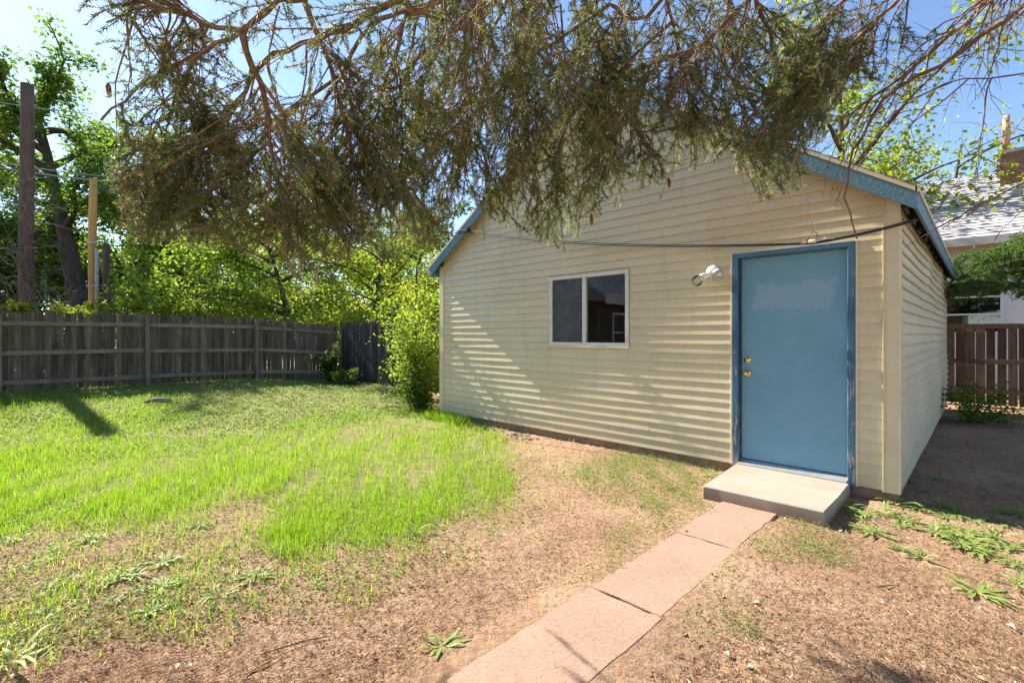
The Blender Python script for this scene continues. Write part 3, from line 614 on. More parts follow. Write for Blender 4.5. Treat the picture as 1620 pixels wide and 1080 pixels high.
# window
wi = empty('window'); wi.parent = gar
f_ = empty('frame'); f_.parent = wi
def bar(x0, x1, y0, y1, z0, z1, par, mat='white', nm='frame_bar'): return MB().box(x0, x1, y0, y1, z0, z1).build(nm, M[mat], par, 0.003)
B_ = 0.045
bar(-WU1, -WU0, -0.034, 0.05, WZ1 - B_, WZ1, f_); bar(-WU1, -WU0, -0.034, 0.05, WZ0, WZ0 + B_, f_)
bar(-WU1, -WU1 + B_, -0.0335, 0.05, WZ0 + B_, WZ1 - B_, f_); bar(-WU0 - B_, -WU0, -0.0335, 0.05, WZ0 + B_, WZ1 - B_, f_)
MX = -WU0 - 0.655
bar(MX - 0.03, MX + 0.022, -0.022, 0.045, WZ0 + B_, WZ1 - B_, f_, nm='meeting_stile')
bar(-WU1 - 0.012, -WU0 + 0.012, -0.04, 0.0, WZ0 - 0.022, WZ0 - 0.001, f_, 'trim', 'sill')
bar(MX - 0.10, MX - 0.03, -0.03, -0.0225, WZ0 + B_ + .001, WZ0 + B_ + .012, f_, 'dark', 'latch')
MB().box(MX + 0.022, -WU0 - B_, 0.004, 0.008, WZ0 + B_, WZ1 - B_).build('pane', M['glass'], wi)
MB().box(-WU1 + B_, MX - 0.03, 0.022, 0.026, WZ0 + B_, WZ1 - B_).build('pane', M['glass'], wi)
MB().box(-WU1 + B_, MX - 0.03, -0.012, -0.011, WZ0 + B_, WZ1 - B_).build('insect_screen', M['screen'], wi)

# ------------------------------------------------------------------ wall lamp
wl_ = empty('wall_light', tuple(world_of(-1.525, -0.017, 2.04)), -PHI); wl_.scale = (1.4, 1.4, 1.4); tag(wl_, 'twin-bulb outdoor floodlight mounted on siding beside the blue door', 'wall light')
MB().lathe([(0.052, 0.0), (0.052, -0.012), (0.04, -0.024), (0.012, -0.026)], 20, 0, 0, 0.03, 'y').build('mounting_plate', M['lampwarm'], wl_, smooth=True)
for sx_, dz in ((-1, -0.045), (1, 0.01)):
    a0 = np.array([0.012 * sx_, -0.02, 0.03]); a1 = np.array([0.045 * sx_, -0.045, 0.02 + dz * .4]); a2 = a1 + np.array([0.03 * sx_, -0.03, -0.012])
    MB().tube([a0, a1], 0.010, 8).build('arm', M['lampwarm'], wl_, smooth=True)
    d = np.array([0.35 * sx_, -0.75, -0.45]); d /= np.linalg.norm(d)
    hd = MB().tube([a1 - d * .012, a1 + d * .012, a1 + d * .03, a1 + d * .045], [0.020, 0.027, 0.030, 0.026], 14).build('lamp_holder', M['lampwarm'], wl_, smooth=True)
    MB().tube([a1 + d * .04, a1 + d * .055, a1 + d * .085, a1 + d * .105, a1 + d * .115], [0.021, 0.032, 0.042, 0.036, 0.016], 16).build('bulb', M['clear_glass'], hd, smooth=True)

# ------------------------------------------------------------------ fences
def picket_mesh(w, h, t=0.016, ear=0.02):
    pts = [(-w / 2, 0), (w / 2, 0), (w / 2, h - ear), (w / 2 - ear, h), (-w / 2 + ear, h), (-w / 2, h - ear)]
    m = MB().prism(pts, 'y', 0, t); o = m.build('picket', None); me = o.data; bpy.data.objects.remove(o); return me
def fence(name, label, p0, dirx, length, h, pw, gap, mats, posts, rails, z0=0.05, rail_side=-1, seed=1, hv=0.02, gapv=0.5):
    rr = random.Random(seed); ang = math.atan2(dirx[1], dirx[0]); e = empty(name, (p0[0], p0[1], 0), ang); tag(e, label, 'fence')
    mp, mr = mats; base = [picket_mesh(pw, h + dv) for dv in (-hv, 0, hv, -hv / 2, hv / 2)]
    for me in base: me.materials.append(M[mp])
    x = pw / 2
    def gl(x): q = np.array(p0) + np.array(dirx) * x; return float(gz(q[0], q[1]))
    while x < length:
        o = obj('picket', rr.choice(base), None, e); o.location = (x, 0.0 + rr.uniform(0, .004), gl(x) + z0); o.rotation_euler = (rr.uniform(-.006, .006), rr.uniform(-.008, .008), rr.uniform(-.02, .02))
        o.scale = (rr.uniform(0.86, 1.04), 1, 1)
        x += pw + gap * (1 + rr.uniform(-gapv, gapv) * 1.6)
    for x in posts:
        z = gl(x); o = MB().box(-0.045, 0.045, rail_side * 0.13 - .045 if rail_side < 0 else .055, rail_side * 0.085 + .045 if rail_side < 0 else .145, 0, h - 0.06 + rr.uniform(-.02, .02) + .04).build('post', M[mr], e, 0.004); o.location = (x, 0, z - 0.02); o.rotation_euler = (0, rr.uniform(-.01, .01), 0)
    for zr in rails:
        xs_ = sorted(set([0.0] + [q for q in posts if 0.3 < q < length - .3] + [length]))
        for a, b in zip(xs_[:-1], xs_[1:]):
            za, zb = gl(a) + zr + rr.uniform(-.012, .012), gl(b) + zr + rr.uniform(-.012, .012)
            y0, y1 = (-0.042, -0.004) if rail_side < 0 else (0.02, 0.058)
            MB().poly([(a + .003, y0, za - .045), (b - .003, y0, zb - .045), (b - .003, y1, zb - .045), (a + .003, y1, za - .045), (a + .003, y0, za + .045), (b - .003, y0, zb + .045), (b - .003, y1, zb + .045), (a + .003, y1, za + .045)],
                      [(0, 3, 2, 1), (4, 5, 6, 7), (0, 1, 5, 4), (1, 2, 6, 5), (2, 3, 7, 6), (3, 0, 4, 7)]).build('rail', M[mr], e)
    return e
e2 = (SI, CO)
P232 = np.array([-8.82, 11.70])
st_ = P232 - np.array(e2) * 2.44 * 3
fence('wooden_fence', 'weathered grey picket fence with posts and three rails at the lawn edge', tuple(st_), e2, 2.44 * 5 - .05, 1.665, 0.103, 0.0052, ('fence', 'fence_rail'), [2.44 * k for k in range(6)], [0.22, 0.84, 1.46], 0.03, -1, 3, 0.014, 1.0)
cor = P232 + np.array(e2) * 2.44 * 2
fence('wooden_fence', 'dark close-boarded fence between the grey picket fence and the garage', tuple(cor + 0.03 * np.array([CO, -SI])), (CO, -SI), 7.35, 1.74, 0.092, 0.002, ('fence_dark', 'fence_dark'), [0.3, 2.7, 5.1], [0.3, 0.95, 1.6], 0.03, 1, 5, 0.01, 0.8)
q = world_of(-3.0, 8.15); fence('wooden_fence', 'brown picket fence with bright gaps behind the garage', tuple(q[:2]), (CO, -SI), 10.5, 1.58, 0.142, 0.0065, ('fence_brown', 'fence_brown'), [0.2, 2.6, 9.9], [0.30, 0.90, 1.575], 0.05, -1, 9, 0.006, 0.7)

# ------------------------------------------------------------------ plant growth helpers
def unit(v): return v / (np.linalg.norm(v, axis=-1, keepdims=True) + 1e-9)
def grow(S, D, L, K, droop=0.0, jit=0.1, curl=0.0):
    """batch of polylines: (n, K+1, 3)"""
    n = len(S); pts = np.empty((n, K + 1, 3)); pts[:, 0] = S; d = unit(np.array(D, float)); L = np.asarray(L)
    dr = np.broadcast_to(np.asarray(droop, float), (n,))
    for k in range(K):
        pts[:, k + 1] = pts[:, k] + d * (L / K)[:, None]
        d = d + rng.normal(0, jit, (n, 3)); d[:, 2] -= dr / K; d = unit(d)
    return pts
def tubes(pts, r0, r1, n=3):
    m, k, _ = pts.shape
    t = np.empty_like(pts); t[:, 1:-1] = pts[:, 2:] - pts[:, :-2]; t[:, 0] = pts[:, 1] - pts[:, 0]; t[:, -1] = pts[:, -1] - pts[:, -2]; t = unit(t)
    ref = np.where(np.abs(t[..., 2:3]) < 0.9, np.array([0, 0, 1.]), np.array([1., 0, 0])); a = unit(np.cross(t, ref)); b = np.cross(t, a)
    rad = np.asarray(r0)[:, None] + (np.asarray(r1) - np.asarray(r0))[:, None] * np.linspace(0, 1, k)[None]
    ang = np.arange(n) * 2 * np.pi / n
    V = pts[:, :, None] + rad[:, :, None, None] * (np.cos(ang)[None, None, :, None] * a[:, :, None] + np.sin(ang)[None, None, :, None] * b[:, :, None])
    idx = np.arange(m * k * n).reshape(m, k, n); i0, i1 = idx[:, :-1], idx[:, 1:]
    F = np.stack([i0, np.roll(i0, -1, 2), np.roll(i1, -1, 2), i1], -1).reshape(-1, 4)
    return V.reshape(-1, 3), F
def along(pts, n_each, lo, hi):
    """n_each random places on each polyline -> positions, tangents, index, fraction"""
    m, k, _ = pts.shape; idx = np.repeat(np.arange(m), n_each); f = rng.uniform(lo, hi, len(idx)); s_ = np.clip(f * (k - 1), 0, k - 1.001)
    i = s_.astype(int); w = (s_ - i)[:, None]; p = pts[idx, i] * (1 - w) + pts[idx, i + 1] * w
    return p, unit(pts[idx, i + 1] - pts[idx, i]), idx, f
def needle_tris(P, T, ln, wd, spread=0.9, up=0.15):
    n = len(P); r = rng.normal(0, 1, (n, 3)); r -= T * np.sum(r * T, 1)[:, None]; r = unit(r)
    an = np.clip(rng.normal(spread, 0.22, n), 0.3, 1.4)[:, None]; d = T * np.cos(an) + r * np.sin(an); d[:, 2] += up; d = unit(d)
    w = unit(np.cross(d, rng.normal(0, 1, (n, 3)))) * (wd / 2)[:, None]
    V = np.stack([P - w, P + w, P + d * ln[:, None]], 1).reshape(-1, 3); k = np.arange(n) * 3
    return V, np.stack([k, k + 1, k + 2], -1)
def smooth_path(pts, n):
    pts = np.array(pts, float); t = np.concatenate([[0], np.cumsum(np.linalg.norm(np.diff(pts, axis=0), axis=1))]); t /= t[-1]
    P_ = np.vstack([2 * pts[0] - pts[1], pts, 2 * pts[-1] - pts[-2]]); out = []
    for q in np.linspace(0, 1, n):
        i = min(np.searchsorted(t, q, 'right') - 1, len(pts) - 2); w = (q - t[i]) / (t[i + 1] - t[i] + 1e-9); a, b, c, d = P_[i:i + 4]
        out.append(0.5 * (2 * b + (c - a) * w + (2 * a - 5 * b + 4 * c - d) * w * w + (3 * b - a - 3 * c + d) * w ** 3))
    return np.array(out)
def resample(pts, n):
    t = np.concatenate([[0], np.cumsum(np.linalg.norm(np.diff(pts, axis=0), axis=1))]); q = np.linspace(0, t[-1], n)
    return np.stack([np.interp(q, t, pts[:, i]) for i in range(3)], -1)

# ------------------------------------------------------------------ the big spruce over the yard
TR = np.array([1.9, -1.1, 0.0])
spruce = empty('spruce_tree', tuple(TR)); tag(spruce, 'old spruce with drooping brown-twigged boughs hanging over the lawn and garage', 'spruce tree')
def loc_(p): return np.asarray(p) - TR
tz = np.linspace(-0.1, 11, 24); tp = np.stack([0.05 * np.sin(tz), 0.05 * np.cos(tz * 1.3), tz], -1)
MB().tube(tp, list(0.24 * (1 - tz / 12.5) + 0.02), 14).build('trunk', M['bark_red'], spruce, smooth=True)
# limbs measured from the photograph: (column, row, distance)
LIMBS = [
 ([(560, -160, 1.9), (433, 0, 2.1), (380, 50, 2.2), (337, 73, 2.3), (293, 97, 2.4), (230, 130, 2.5), (160, 190, 2.6)], .026, .006, 1),
 ([(367, 52, 2.2), (293, 25, 2.2), (235, 8, 2.25), (200, 22, 2.3), (168, 36, 2.3)], .012, .004, 1),
 ([(760, -120, 1.9), (618, 0, 2.15), (550, 40, 2.3), (490, 65, 2.4), (430, 88, 2.5), (405, 110, 2.55), (385, 145, 2.6), (360, 185, 2.7), (300, 205, 2.75), (250, 240, 2.8), (200, 285, 2.9)], .030, .006, 1),
 ([(360, 185, 2.7), (335, 230, 2.75), (300, 270, 2.8), (285, 330, 2.85)], .014, .005, 1),
 ([(380, 55, 2.2), (400, 105, 2.3), (420, 160, 2.4), (427, 215, 2.5), (430, 262, 2.55), (420, 320, 2.65), (425, 355, 2.7)], .017, .005, 1),
 ([(800, -60, 2.2), (690, 2, 2.5), (612, 25, 2.7), (575, 55, 2.8), (555, 95, 2.85), (520, 150, 2.95), (470, 210, 3.1), (380, 290, 3.3), (330, 340, 3.4)], .024, .006, 1),
 ([(470, -30, 2.4), (505, 65, 2.6), (530, 130, 2.75), (545, 190, 2.85), (560, 247, 2.95), (540, 280, 3.0), (500, 312, 3.05), (455, 350, 3.1)], .016, .005, 1),
 ([(830, -90, 2.3), (755, 0, 2.6), (715, 52, 2.75), (668, 88, 2.9), (640, 128, 3.0), (628, 142, 3.02), (592, 142, 3.05), (550, 185, 3.15), (500, 240, 3.3), (470, 330, 3.4), (478, 430, 3.5)], .024, .006, 1),
 ([(670, -20, 2.6), (640, 40, 2.7), (622, 95, 2.8), (606, 140, 2.9), (592, 185, 2.95), (572, 245, 3.05), (560, 330, 3.1)], .014, .004, 1),
 ([(750, -70, 2.75), (742, 12, 2.9), (733, 90, 3.0), (738, 165, 3.1), (730, 188, 3.12), (690, 230, 3.2), (655, 268, 3.3), (620, 312, 3.35), (560, 370, 3.5)], .020, .006, 1),
 ([(1100, -80, 2.6), (960, 10, 2.9), (900, 52, 3.0), (830, 97, 3.15), (770, 140, 3.3), (720, 165, 3.4), (660, 200, 3.5)], .022, .006, 1),
 ([(884, -60, 2.8), (886, 0, 2.9), (890, 52, 3.0), (893, 102, 3.05), (900, 150, 3.1), (905, 220, 3.2), (918, 300, 3.3), (910, 350, 3.35)], .019, .004, 1),
 ([(1180, -60, 2.9), (1200, 10, 3.1), (1218, 50, 3.2), (1226, 90, 3.3), (1250, 140, 3.4), (1270, 200, 3.5), (1260, 260, 3.55)], .018, .005, 1),
 ([(1760, -110, 1.9), (1620, 8, 2.2), (1560, 52, 2.35), (1500, 95, 2.5), (1450, 125, 2.6), (1410, 147, 2.7), (1385, 172, 2.75), (1362, 220, 2.85), (1345, 262, 2.9), (1338, 312, 3.0), (1346, 350, 3.05), (1356, 378, 3.05)], .024, .004, 2),
 ([(1690, -110, 2.2), (1570, 0, 2.4), (1510, 50, 2.55), (1445, 105, 2.7), (1395, 145, 2.8), (1330, 190, 2.95)], .015, .004, 2),
 ([(1240, -60, 2.7), (1120, 62, 3.0), (1070, 82, 3.1), (1035, 108, 3.2), (990, 170, 3.3), (960, 260, 3.4)], .015, .004, 1),
 ([(1440, -90, 2.6), (1340, 0, 2.9), (1292, 60, 3.0), (1248, 120, 3.1), (1180, 190, 3.25)], .012, .004, 1),
 ([(1480, -60, 2.4), (1390, 30, 2.6), (1330, 80, 2.7), (1300, 130, 2.8)], .012, .004, 1),
 ([(1820, 60, 2.2), (1620, 118, 2.5), (1560, 122, 2.6), (1500, 128, 2.7), (1440, 160, 2.8), (1400, 190, 2.9)], .009, .003, 2),
 ([(1900, 150, 2.4), (1680, 260, 2.6), (1570, 315, 2.75), (1530, 335, 2.85), (1490, 362, 2.95)], .009, .003, 2),
 ([(1050, -60, 3.3), (1060, 20, 3.5), (1075, 90, 3.6), (1090, 150, 3.65), (1110, 215, 3.7)], .014, .004, 1),
 ([(930, -40, 3.4), (940, 40, 3.6), (965, 120, 3.7), (1000, 200, 3.75), (1040, 250, 3.8)], .013, .004, 1),
 ([(800, -40, 3.4), (815, 40, 3.6), (830, 120, 3.7), (835, 220, 3.8), (850, 310, 3.85)], .013, .004, 1),
 ([(1160, -60, 3.3), (1150, 20, 3.5), (1145, 90, 3.6), (1165, 150, 3.7), (1190, 220, 3.8), (1205, 270, 3.8)], .014, .004, 1),
 ([(760, -60, 3.3), (745, 60, 3.5), (728, 150, 3.6), (735, 230, 3.7), (742, 300, 3.75)], .012, .004, 1),
 ([(980, 20, 3.5), (900, 100, 3.65), (830, 170, 3.75), (780, 240, 3.85), (765, 320, 3.9)], .014, .004, 1),
 ([(1060, 40, 3.6), (980, 110, 3.7), (915, 170, 3.8), (880, 240, 3.85), (870, 330, 3.9), (845, 370, 3.9)], .014, .004, 1),
 ([(700, 60, 3.0), (640, 170, 3.2), (600, 250, 3.3), (640, 320, 3.35), (665, 380, 3.4)], .012, .004, 1),
 ([(520, 90, 2.8), (440, 200, 3.0), (360, 280, 3.1), (300, 330, 3.15), (250, 360, 3.2)], .012, .004, 1),
 ([(600, 150, 3.0), (520, 260, 3.2), (440, 340, 3.3), (400, 400, 3.35)], .012, .004, 1),
 ([(420, 150, 2.6), (320, 230, 2.8), (240, 300, 2.9), (200, 360, 2.95)], .011, .004, 1),
 ([(330, 90, 2.4), (270, 170, 2.6), (220, 230, 2.7), (185, 280, 2.75)], .010, .004, 1),
 ([(1120, 20, 3.6), (1090, 110, 3.7), (1140, 180, 3.75), (1180, 250, 3.8), (1230, 285, 3.8)], .012, .004, 1),
 ([(860, 40, 3.3), (800, 130, 3.4), (700, 220, 3.5), (620, 300, 3.6), (560, 380, 3.65)], .012, .004, 1),
 ([(900, -50, 3.7), (850, 50, 3.9), (790, 130, 4.0), (740, 200, 4.05), (715, 270, 4.1), (700, 340, 4.15)], .014, .004, 1),
 ([(960, -40, 3.8), (920, 60, 3.95), (880, 130, 4.0), (830, 200, 4.1), (800, 270, 4.1), (790, 330, 4.1)], .014, .004, 1),
 ([(1010, -40, 3.9), (985, 50, 4.0), (950, 130, 4.05), (935, 210, 4.1), (925, 290, 4.1), (915, 350, 4.1)], .014, .004, 1),
 ([(820, -40, 3.6), (770, 60, 3.7), (700, 130, 3.8), (660, 200, 3.85), (650, 290, 3.9), (690, 360, 3.9)], .014, .004, 1),
 ([(640, 120, 3.2), (610, 220, 3.4), (650, 300, 3.5), (700, 360, 3.6), (735, 380, 3.65)], .011, .004, 1),
 ([(300, 180, 2.7), (270, 260, 2.85), (300, 330, 2.95), (350, 375, 3.0)], .010, .004, 1),
 ([(450, 200, 3.0), (500, 290, 3.15), (545, 350, 3.25), (600, 390, 3.3)], .011, .004, 1),
 ([(240, 200, 2.6), (215, 280, 2.75), (195, 340, 2.8), (190, 380, 2.85)], .010, .004, 1),
]
limb_pts, limb_kind, limb_r = [], [], []
for cps, r0, r1, kd in LIMBS:
    w = np.array([at(*c) for c in cps])
    if limb_pts and cps[0][1] > 10:
        allp = np.concatenate(limb_pts); dd_ = np.linalg.norm(allp - w[0], axis=1)
        if dd_.min() < 0.12: w[0] = allp[np.argmin(dd_)]
        else:
            b_ = TR - w[0]; b_[2] = 0; b_ /= np.linalg.norm(b_); w = np.vstack([w[0] + b_ * 1.3 + [0, 0, 1.15], w[0] + b_ * 0.6 + [0, 0, 0.55], w])
    elif r0 > 0.018:                     # run the heavy limbs back to the trunk
        z0 = w[0][2] + 0.5 + 0.25 * np.linalg.norm(w[0][:2] - TR[:2]); w = np.vstack([[TR[0], TR[1], z0], w]); r0 *= 1.25
    n = max(14, int(np.linalg.norm(np.diff(w, axis=0), axis=1).sum() / 0.09)); p = smooth_path(w, n); p[1:-1] += rng.normal(0, 0.006, (n - 2, 3))
    rr = np.linspace(r0, r1, n) * (1 + rng.normal(0, 0.05, n))
    MB().tube(loc_(p), list(rr), 9).build('limb', M['bark_red'], spruce, smooth=True)
    limb_pts.append(resample(p, 40)); limb_kind.append(kd); limb_r.append(r0)
# further limbs of the crown, radiating from the trunk
for k in range(16):
    a = R(rng.uniform(75, 172)); z0 = rng.uniform(4.6, 7.0); L_ = rng.uniform(3.2, 4.8)
    p = grow(np.array([[TR[0], TR[1], z0]]), np.array([[math.cos(a), math.sin(a), 0.12]]), [L_], 30, 0.75, 0.03)[0]
    MB().tube(loc_(p), list(np.linspace(0.035, 0.006, 31)), 8).build('limb', M['bark_red'], spruce, smooth=True)
    limb_pts.append(resample(p, 40)); limb_kind.append(3); limb_r.append(0.03)
LP = np.array(limb_pts); LK = np.array(limb_kind)
def pix(p): return 810 + FPX * p[..., 0] / np.maximum(p[..., 1], 0.3), HOR - FPX * (p[..., 2] - CAMH) / np.maximum(p[..., 1], 0.3)
# lower rim of the canopy as the yard shows it: bearing (column) against elevation (row)
RX = [-200, 105, 150, 168, 200, 260, 320, 400, 455, 480, 505, 560, 640, 700, 740, 800, 850, 900, 950, 1000, 1050, 1100, 1150, 1200, 1275, 1300, 1330, 1420, 1500, 1900]
RY = [-60, -30, 110, 290, 385, 375, 385, 400, 425, 510, 425, 400, 405, 385, 330, 350, 388, 385, 345, 310, 285, 258, 245, 312, 300, 225, 140, 115, 70, 60]
def below(p, slack=0.0):
    cx_, cy_ = pix(p); return cy_ > np.interp(cx_, RX, RY) + slack
# second order: side branchlets that droop
cnt = np.where(LK == 1, 52, np.where(LK == 2, 34, 30))
S2, T2, I2, F2 = along(LP, cnt, 0.12, 1.0); k2 = LK[I2]
side = unit(np.cross(T2, np.array([0, 0, 1.0]))) * np.where(rng.uniform(0, 1, len(S2)) < 0.5, 1, -1)[:, None]
D2 = T2 * rng.uniform(0.15, 0.9, (len(S2), 1)) + side * rng.uniform(0.2, 0.9, (len(S2), 1)); hang = np.interp(pix(S2)[0], [450, 800, 1500], [0.35, 1.0, 0.6]); D2[:, 2] -= rng.uniform(0.0, 0.9, len(S2)) * hang
L2 = rng.uniform(0.25, 0.85, len(S2)) * np.where(k2 == 2, 0.75, 1.0) * np.where(k2 == 3, 1.2, 1.0)
B2 = grow(S2, D2, L2, 9, rng.uniform(0.2, 1.5, len(S2)) * hang, 0.10)
ok = ~below(B2[:, -1], 12) | ((rng.uniform(0, 1, len(B2)) < 0.04) & ~below(B2[:, -1], 55)) | ((k2 == 2) & (pix(B2[:, -1])[1] < 395)); B2, k2 = B2[ok], k2[ok]
# third order twigs
n3 = 12
S3, T3, I3, F3 = along(B2, np.where(k2 == 2, 5, n3), 0.12, 1.0); k3 = k2[I3]
D3 = T3 * 0.62 + rng.normal(0, 0.55, (len(S3), 3)) * [1, 1, 0.7]; D3[:, 2] -= 0.05
B3 = grow(S3, D3, rng.uniform(0.06, 0.24, len(S3)) * (1.15 - 0.5 * F3), 5, rng.uniform(0.0, 0.5, len(S3)), 0.10)
ok = ~below(B3[:, -1], 8) | ((k3 == 2) & (pix(B3[:, -1])[1] < 405)); B3, k3, F3 = B3[ok], k3[ok], F3[ok]
cx3, cy3 = pix(B3[:, 2])
clump = np.sin(cx3 * 0.021 + 1.0) + np.sin(cy3 * 0.027 + cx3 * 0.013) + np.sin(cx3 * 0.05 - cy3 * 0.04)
pl = np.where(k3 == 2, 0.03, np.clip(0.76 + 0.16 * clump, 0.25, 0.98)) * np.where((k3 == 1) & (F3 < 0.3), 0.55, 1)
live = (rng.uniform(0, 1, len(B3)) < pl) & ((cy3 > -50) & (cx3 > -80) & (B3[:, 2, 1] > 0.5) | (rng.uniform(0, 1, len(B3)) < 0.3))
tipend = B2[:, 5:]; k2live = (k2 != 2) & (rng.uniform(0, 1, len(B2)) < 0.6) & (pix(B2[:, 5])[1] > -60)
vt, ft = tubes(B2 - TR, rng.uniform(0.0035, 0.0065, len(B2)), np.full(len(B2), 0.0012), 4)
vt3, ft3 = tubes(B3[:, [0, 2, 5]] - TR, np.full(len(B3), 0.0022), np.full(len(B3), 0.0008), 3)
o = obj('twigs', np_mesh('twigs', np.concatenate([vt, vt3]), np.concatenate([ft, ft3 + len(vt)]), smooth=True), M['twig'], spruce); o['kind'] = 'stuff'
rimx, rimy = pix(B3[:, -1]); rim = np.interp(rimx, RX, RY) - rimy
newg = live & (rim < 45) & (rimx > 850) & (rimx < 1330) & (rng.uniform(0, 1, len(B3)) < 0.75)
def needles_for(poly, per_m, ln, wd, tone, spread=0.95):
    lens = np.linalg.norm(np.diff(poly, axis=1), axis=2).sum(1); k = np.maximum(4, (lens * per_m).astype(int))
    P, T, I, F = along(poly, k, 0.05, 1.0); V, Fc = needle_tris(P - TR, T, rng.uniform(ln * .7, ln * 1.15, len(P)), rng.uniform(wd * .8, wd * 1.2, len(P)), spread)
    return V, Fc, np.repeat(np.clip(tone[I] + rng.normal(0, 0.1, len(P)), 0, 1), 3)
tone = np.clip(rng.normal(0.5, 0.22, len(B3)), 0, 1)
parts = [needles_for(B3[live & ~newg], 430, 0.024, 0.0044, tone[live & ~newg]), needles_for(B2[k2live][:, 4:], 400, 0.024, 0.0042, np.clip(rng.normal(0.5, 0.2, k2live.sum()), 0, 1))]
stuff('needles', parts, M['needle'], parent=spruce)
if newg.sum(): stuff('new_needles', [needles_for(B3[newg], 620, 0.019, 0.0034, tone[newg])], M['needle_new'], parent=spruce)
print('spruce', len(B2), len(B3), sum(len(p[1]) for p in parts))
# the rest of the crown, above the view, added to block skylight
up_l = []
for k in range(64):
    z0 = rng.uniform(4.4, 10.2); a = k * 2.4; L_ = (11.6 - z0) * 0.58 + 0.4
    up_l.append(grow(np.array([[0, 0, z0]]), np.array([[math.cos(a), math.sin(a), 0.05]]), [L_], 10, 0.55, 0.04)[0])
UP = np.array(up_l); vv, vf = tubes(UP, np.full(len(UP), .03), np.full(len(UP), .006), 5)
o = obj('upper_boughs', np_mesh('upper_boughs', vv, vf, smooth=True), M['bark_red'], spruce); o['kind'] = 'stuff'
S, T, I, F = along(UP, 24, 0.12, 1.0); sd = unit(np.cross(T, [0, 0, 1.])) * np.where(rng.uniform(0, 1, len(S)) < .5, 1, -1)[:, None]
UB = grow(S, T * .6 + sd * .8 - [0, 0, .25], rng.uniform(.4, 1.1, len(S)), 5, .6, .08); P_, T, I, F = along(UB, 26, 0.0, 1.0)
P_ = P_ + rng.normal(0, .05, P_.shape); P_ = P_[(P_[:, 2] + TR[2] - CAMH) > 0.80 * np.maximum(P_[:, 1] + TR[1], 0) + .6]
stuff('upper_needles', [leaves(P_, rng.uniform(.12, .26, len(P_)), 0.2, 0.22, np.clip(rng.normal(.45, .15, len(P_)), 0, 1))], M['needle'], parent=spruce)
# a few cones
for px_, py_, d_ in ((1041, 275, 3.7), (833, 293, 3.7), (262, 378, 2.9), (155, 155, 2.6), (1070, 305, 3.7), (930, 352, 3.4)):
    tips = B3[k3 != 2][:, -1]; c = tips[np.argmin(np.linalg.norm(tips - at(px_, py_, d_), axis=1))] - TR - [0, 0, .034]
    MB().tube([c + [0, 0, .035], c + [0.002, 0, .015], c + [0.004, 0.002, -.015], c + [0.005, 0.002, -.04]], [0.006, 0.013, 0.012, 0.004], 9).build('cone', M['cone'], spruce, smooth=True)

# ------------------------------------------------------------------ broad-leaved trees and shrubs
def broad(name, label, cat, base, H, rad, nleaf, lsize, mat, tr=0.15, bare=0.3, limbs=14, subs=7, lean=(0, 0), group=None, bark='bark', squash=1.0, up=0.5, sig=0.35, droop=0.2, vase=False):
    base = np.array([base[0], base[1], float(gz(base[0], base[1])) - 0.05]); e = empty(name, tuple(base)); tag(e, label, cat, group)
    t = np.linspace(0, 1, 12); tp = np.stack([lean[0] * t ** 1.3 + 0.03 * H * np.sin(t * 5 + rng.uniform(0, 6)) * t * .6, lean[1] * t ** 1.3 + 0.03 * H * np.sin(t * 4 + rng.uniform(0, 6)) * t * .6, t * H * 0.88], -1)
    MB().tube(tp, list(tr * (1 - 0.85 * t) + 0.01), 10).build('trunk', M[bark], e, smooth=True)
    T_ = tp[None]; S, T, I, F = along(T_, np.array([limbs]), bare, 0.97); a = np.linspace(0, 6.283 * 2.618, limbs) + rng.uniform(-.4, .4, limbs)
    L = rad * (0.55 + 0.55 * np.sin(np.clip((F - bare) / (1 - bare), 0, 1) * 2.6 + 0.35)) * rng.uniform(0.75, 1.15, limbs)
    D = np.stack([np.cos(a), np.sin(a), np.full(limbs, up) * (0.4 + F)], -1); A = grow(S, D, L, 8, droop, 0.10)
    if vase:
        S = np.column_stack([rng.normal(0, .08 * rad, limbs), rng.normal(0, .08 * rad, limbs), np.zeros(limbs)]); D = np.stack([np.cos(a) * rad * rng.uniform(.1, 1, limbs), np.sin(a) * rad * rng.uniform(.1, 1, limbs), np.full(limbs, H * .8)], -1)
        L = H * rng.uniform(.35, 1.0, limbs); A = grow(S, D, L, 8, rng.uniform(.1, .9, limbs), 0.09); L = L * .55
    S, T, I, F = along(A, subs, 0.25, 1.0); D = T * 0.6 + rng.normal(0, 0.6, (len(S), 3)); Bb = grow(S, D, L[I] * rng.uniform(0.25, 0.55, len(S)), 5, droop, 0.12)
    V1, F1 = tubes(A, np.full(limbs, tr * 0.36), np.full(limbs, tr * 0.07), 5); V2, F2_ = tubes(Bb, np.full(len(Bb), tr * 0.10), np.full(len(Bb), tr * 0.03), 3)
    o = obj('branches', np_mesh('branches', np.concatenate([V1, V2]), np.concatenate([F1, F2_ + len(V1)]), smooth=True), M[bark], e); o['kind'] = 'stuff'
    per = max(1, nleaf // len(Bb)); P, T, I, F = along(Bb, per, 0.15, 1.05)
    P = P + rng.normal(0, sig * rad * 0.16, P.shape); P[:, 2] *= squash; P[:, 2] = np.maximum(P[:, 2], 0.03)
    tone = np.clip(rng.normal(0.5, 0.2, len(Bb))[I] + rng.normal(0, 0.16, len(P)), 0, 1)
    o = obj('crown', np_mesh('crown', *leaves(P, rng.uniform(lsize * .6, lsize * 1.2, len(P)), 0.25, 0.7, tone)), M[mat], e); o['kind'] = 'stuff'
    return e
def gpos(px, d): return ((px - 810) / FPX * d, d)
broad('tall_tree', 'tall dark-trunked tree towering behind the brown utility pole', 'tree', gpos(140, 25), 15.5, 5.2, 22000, 0.25, 'leaf_mid', 0.55, 0.30, 16, 9, (-3.2, 0))
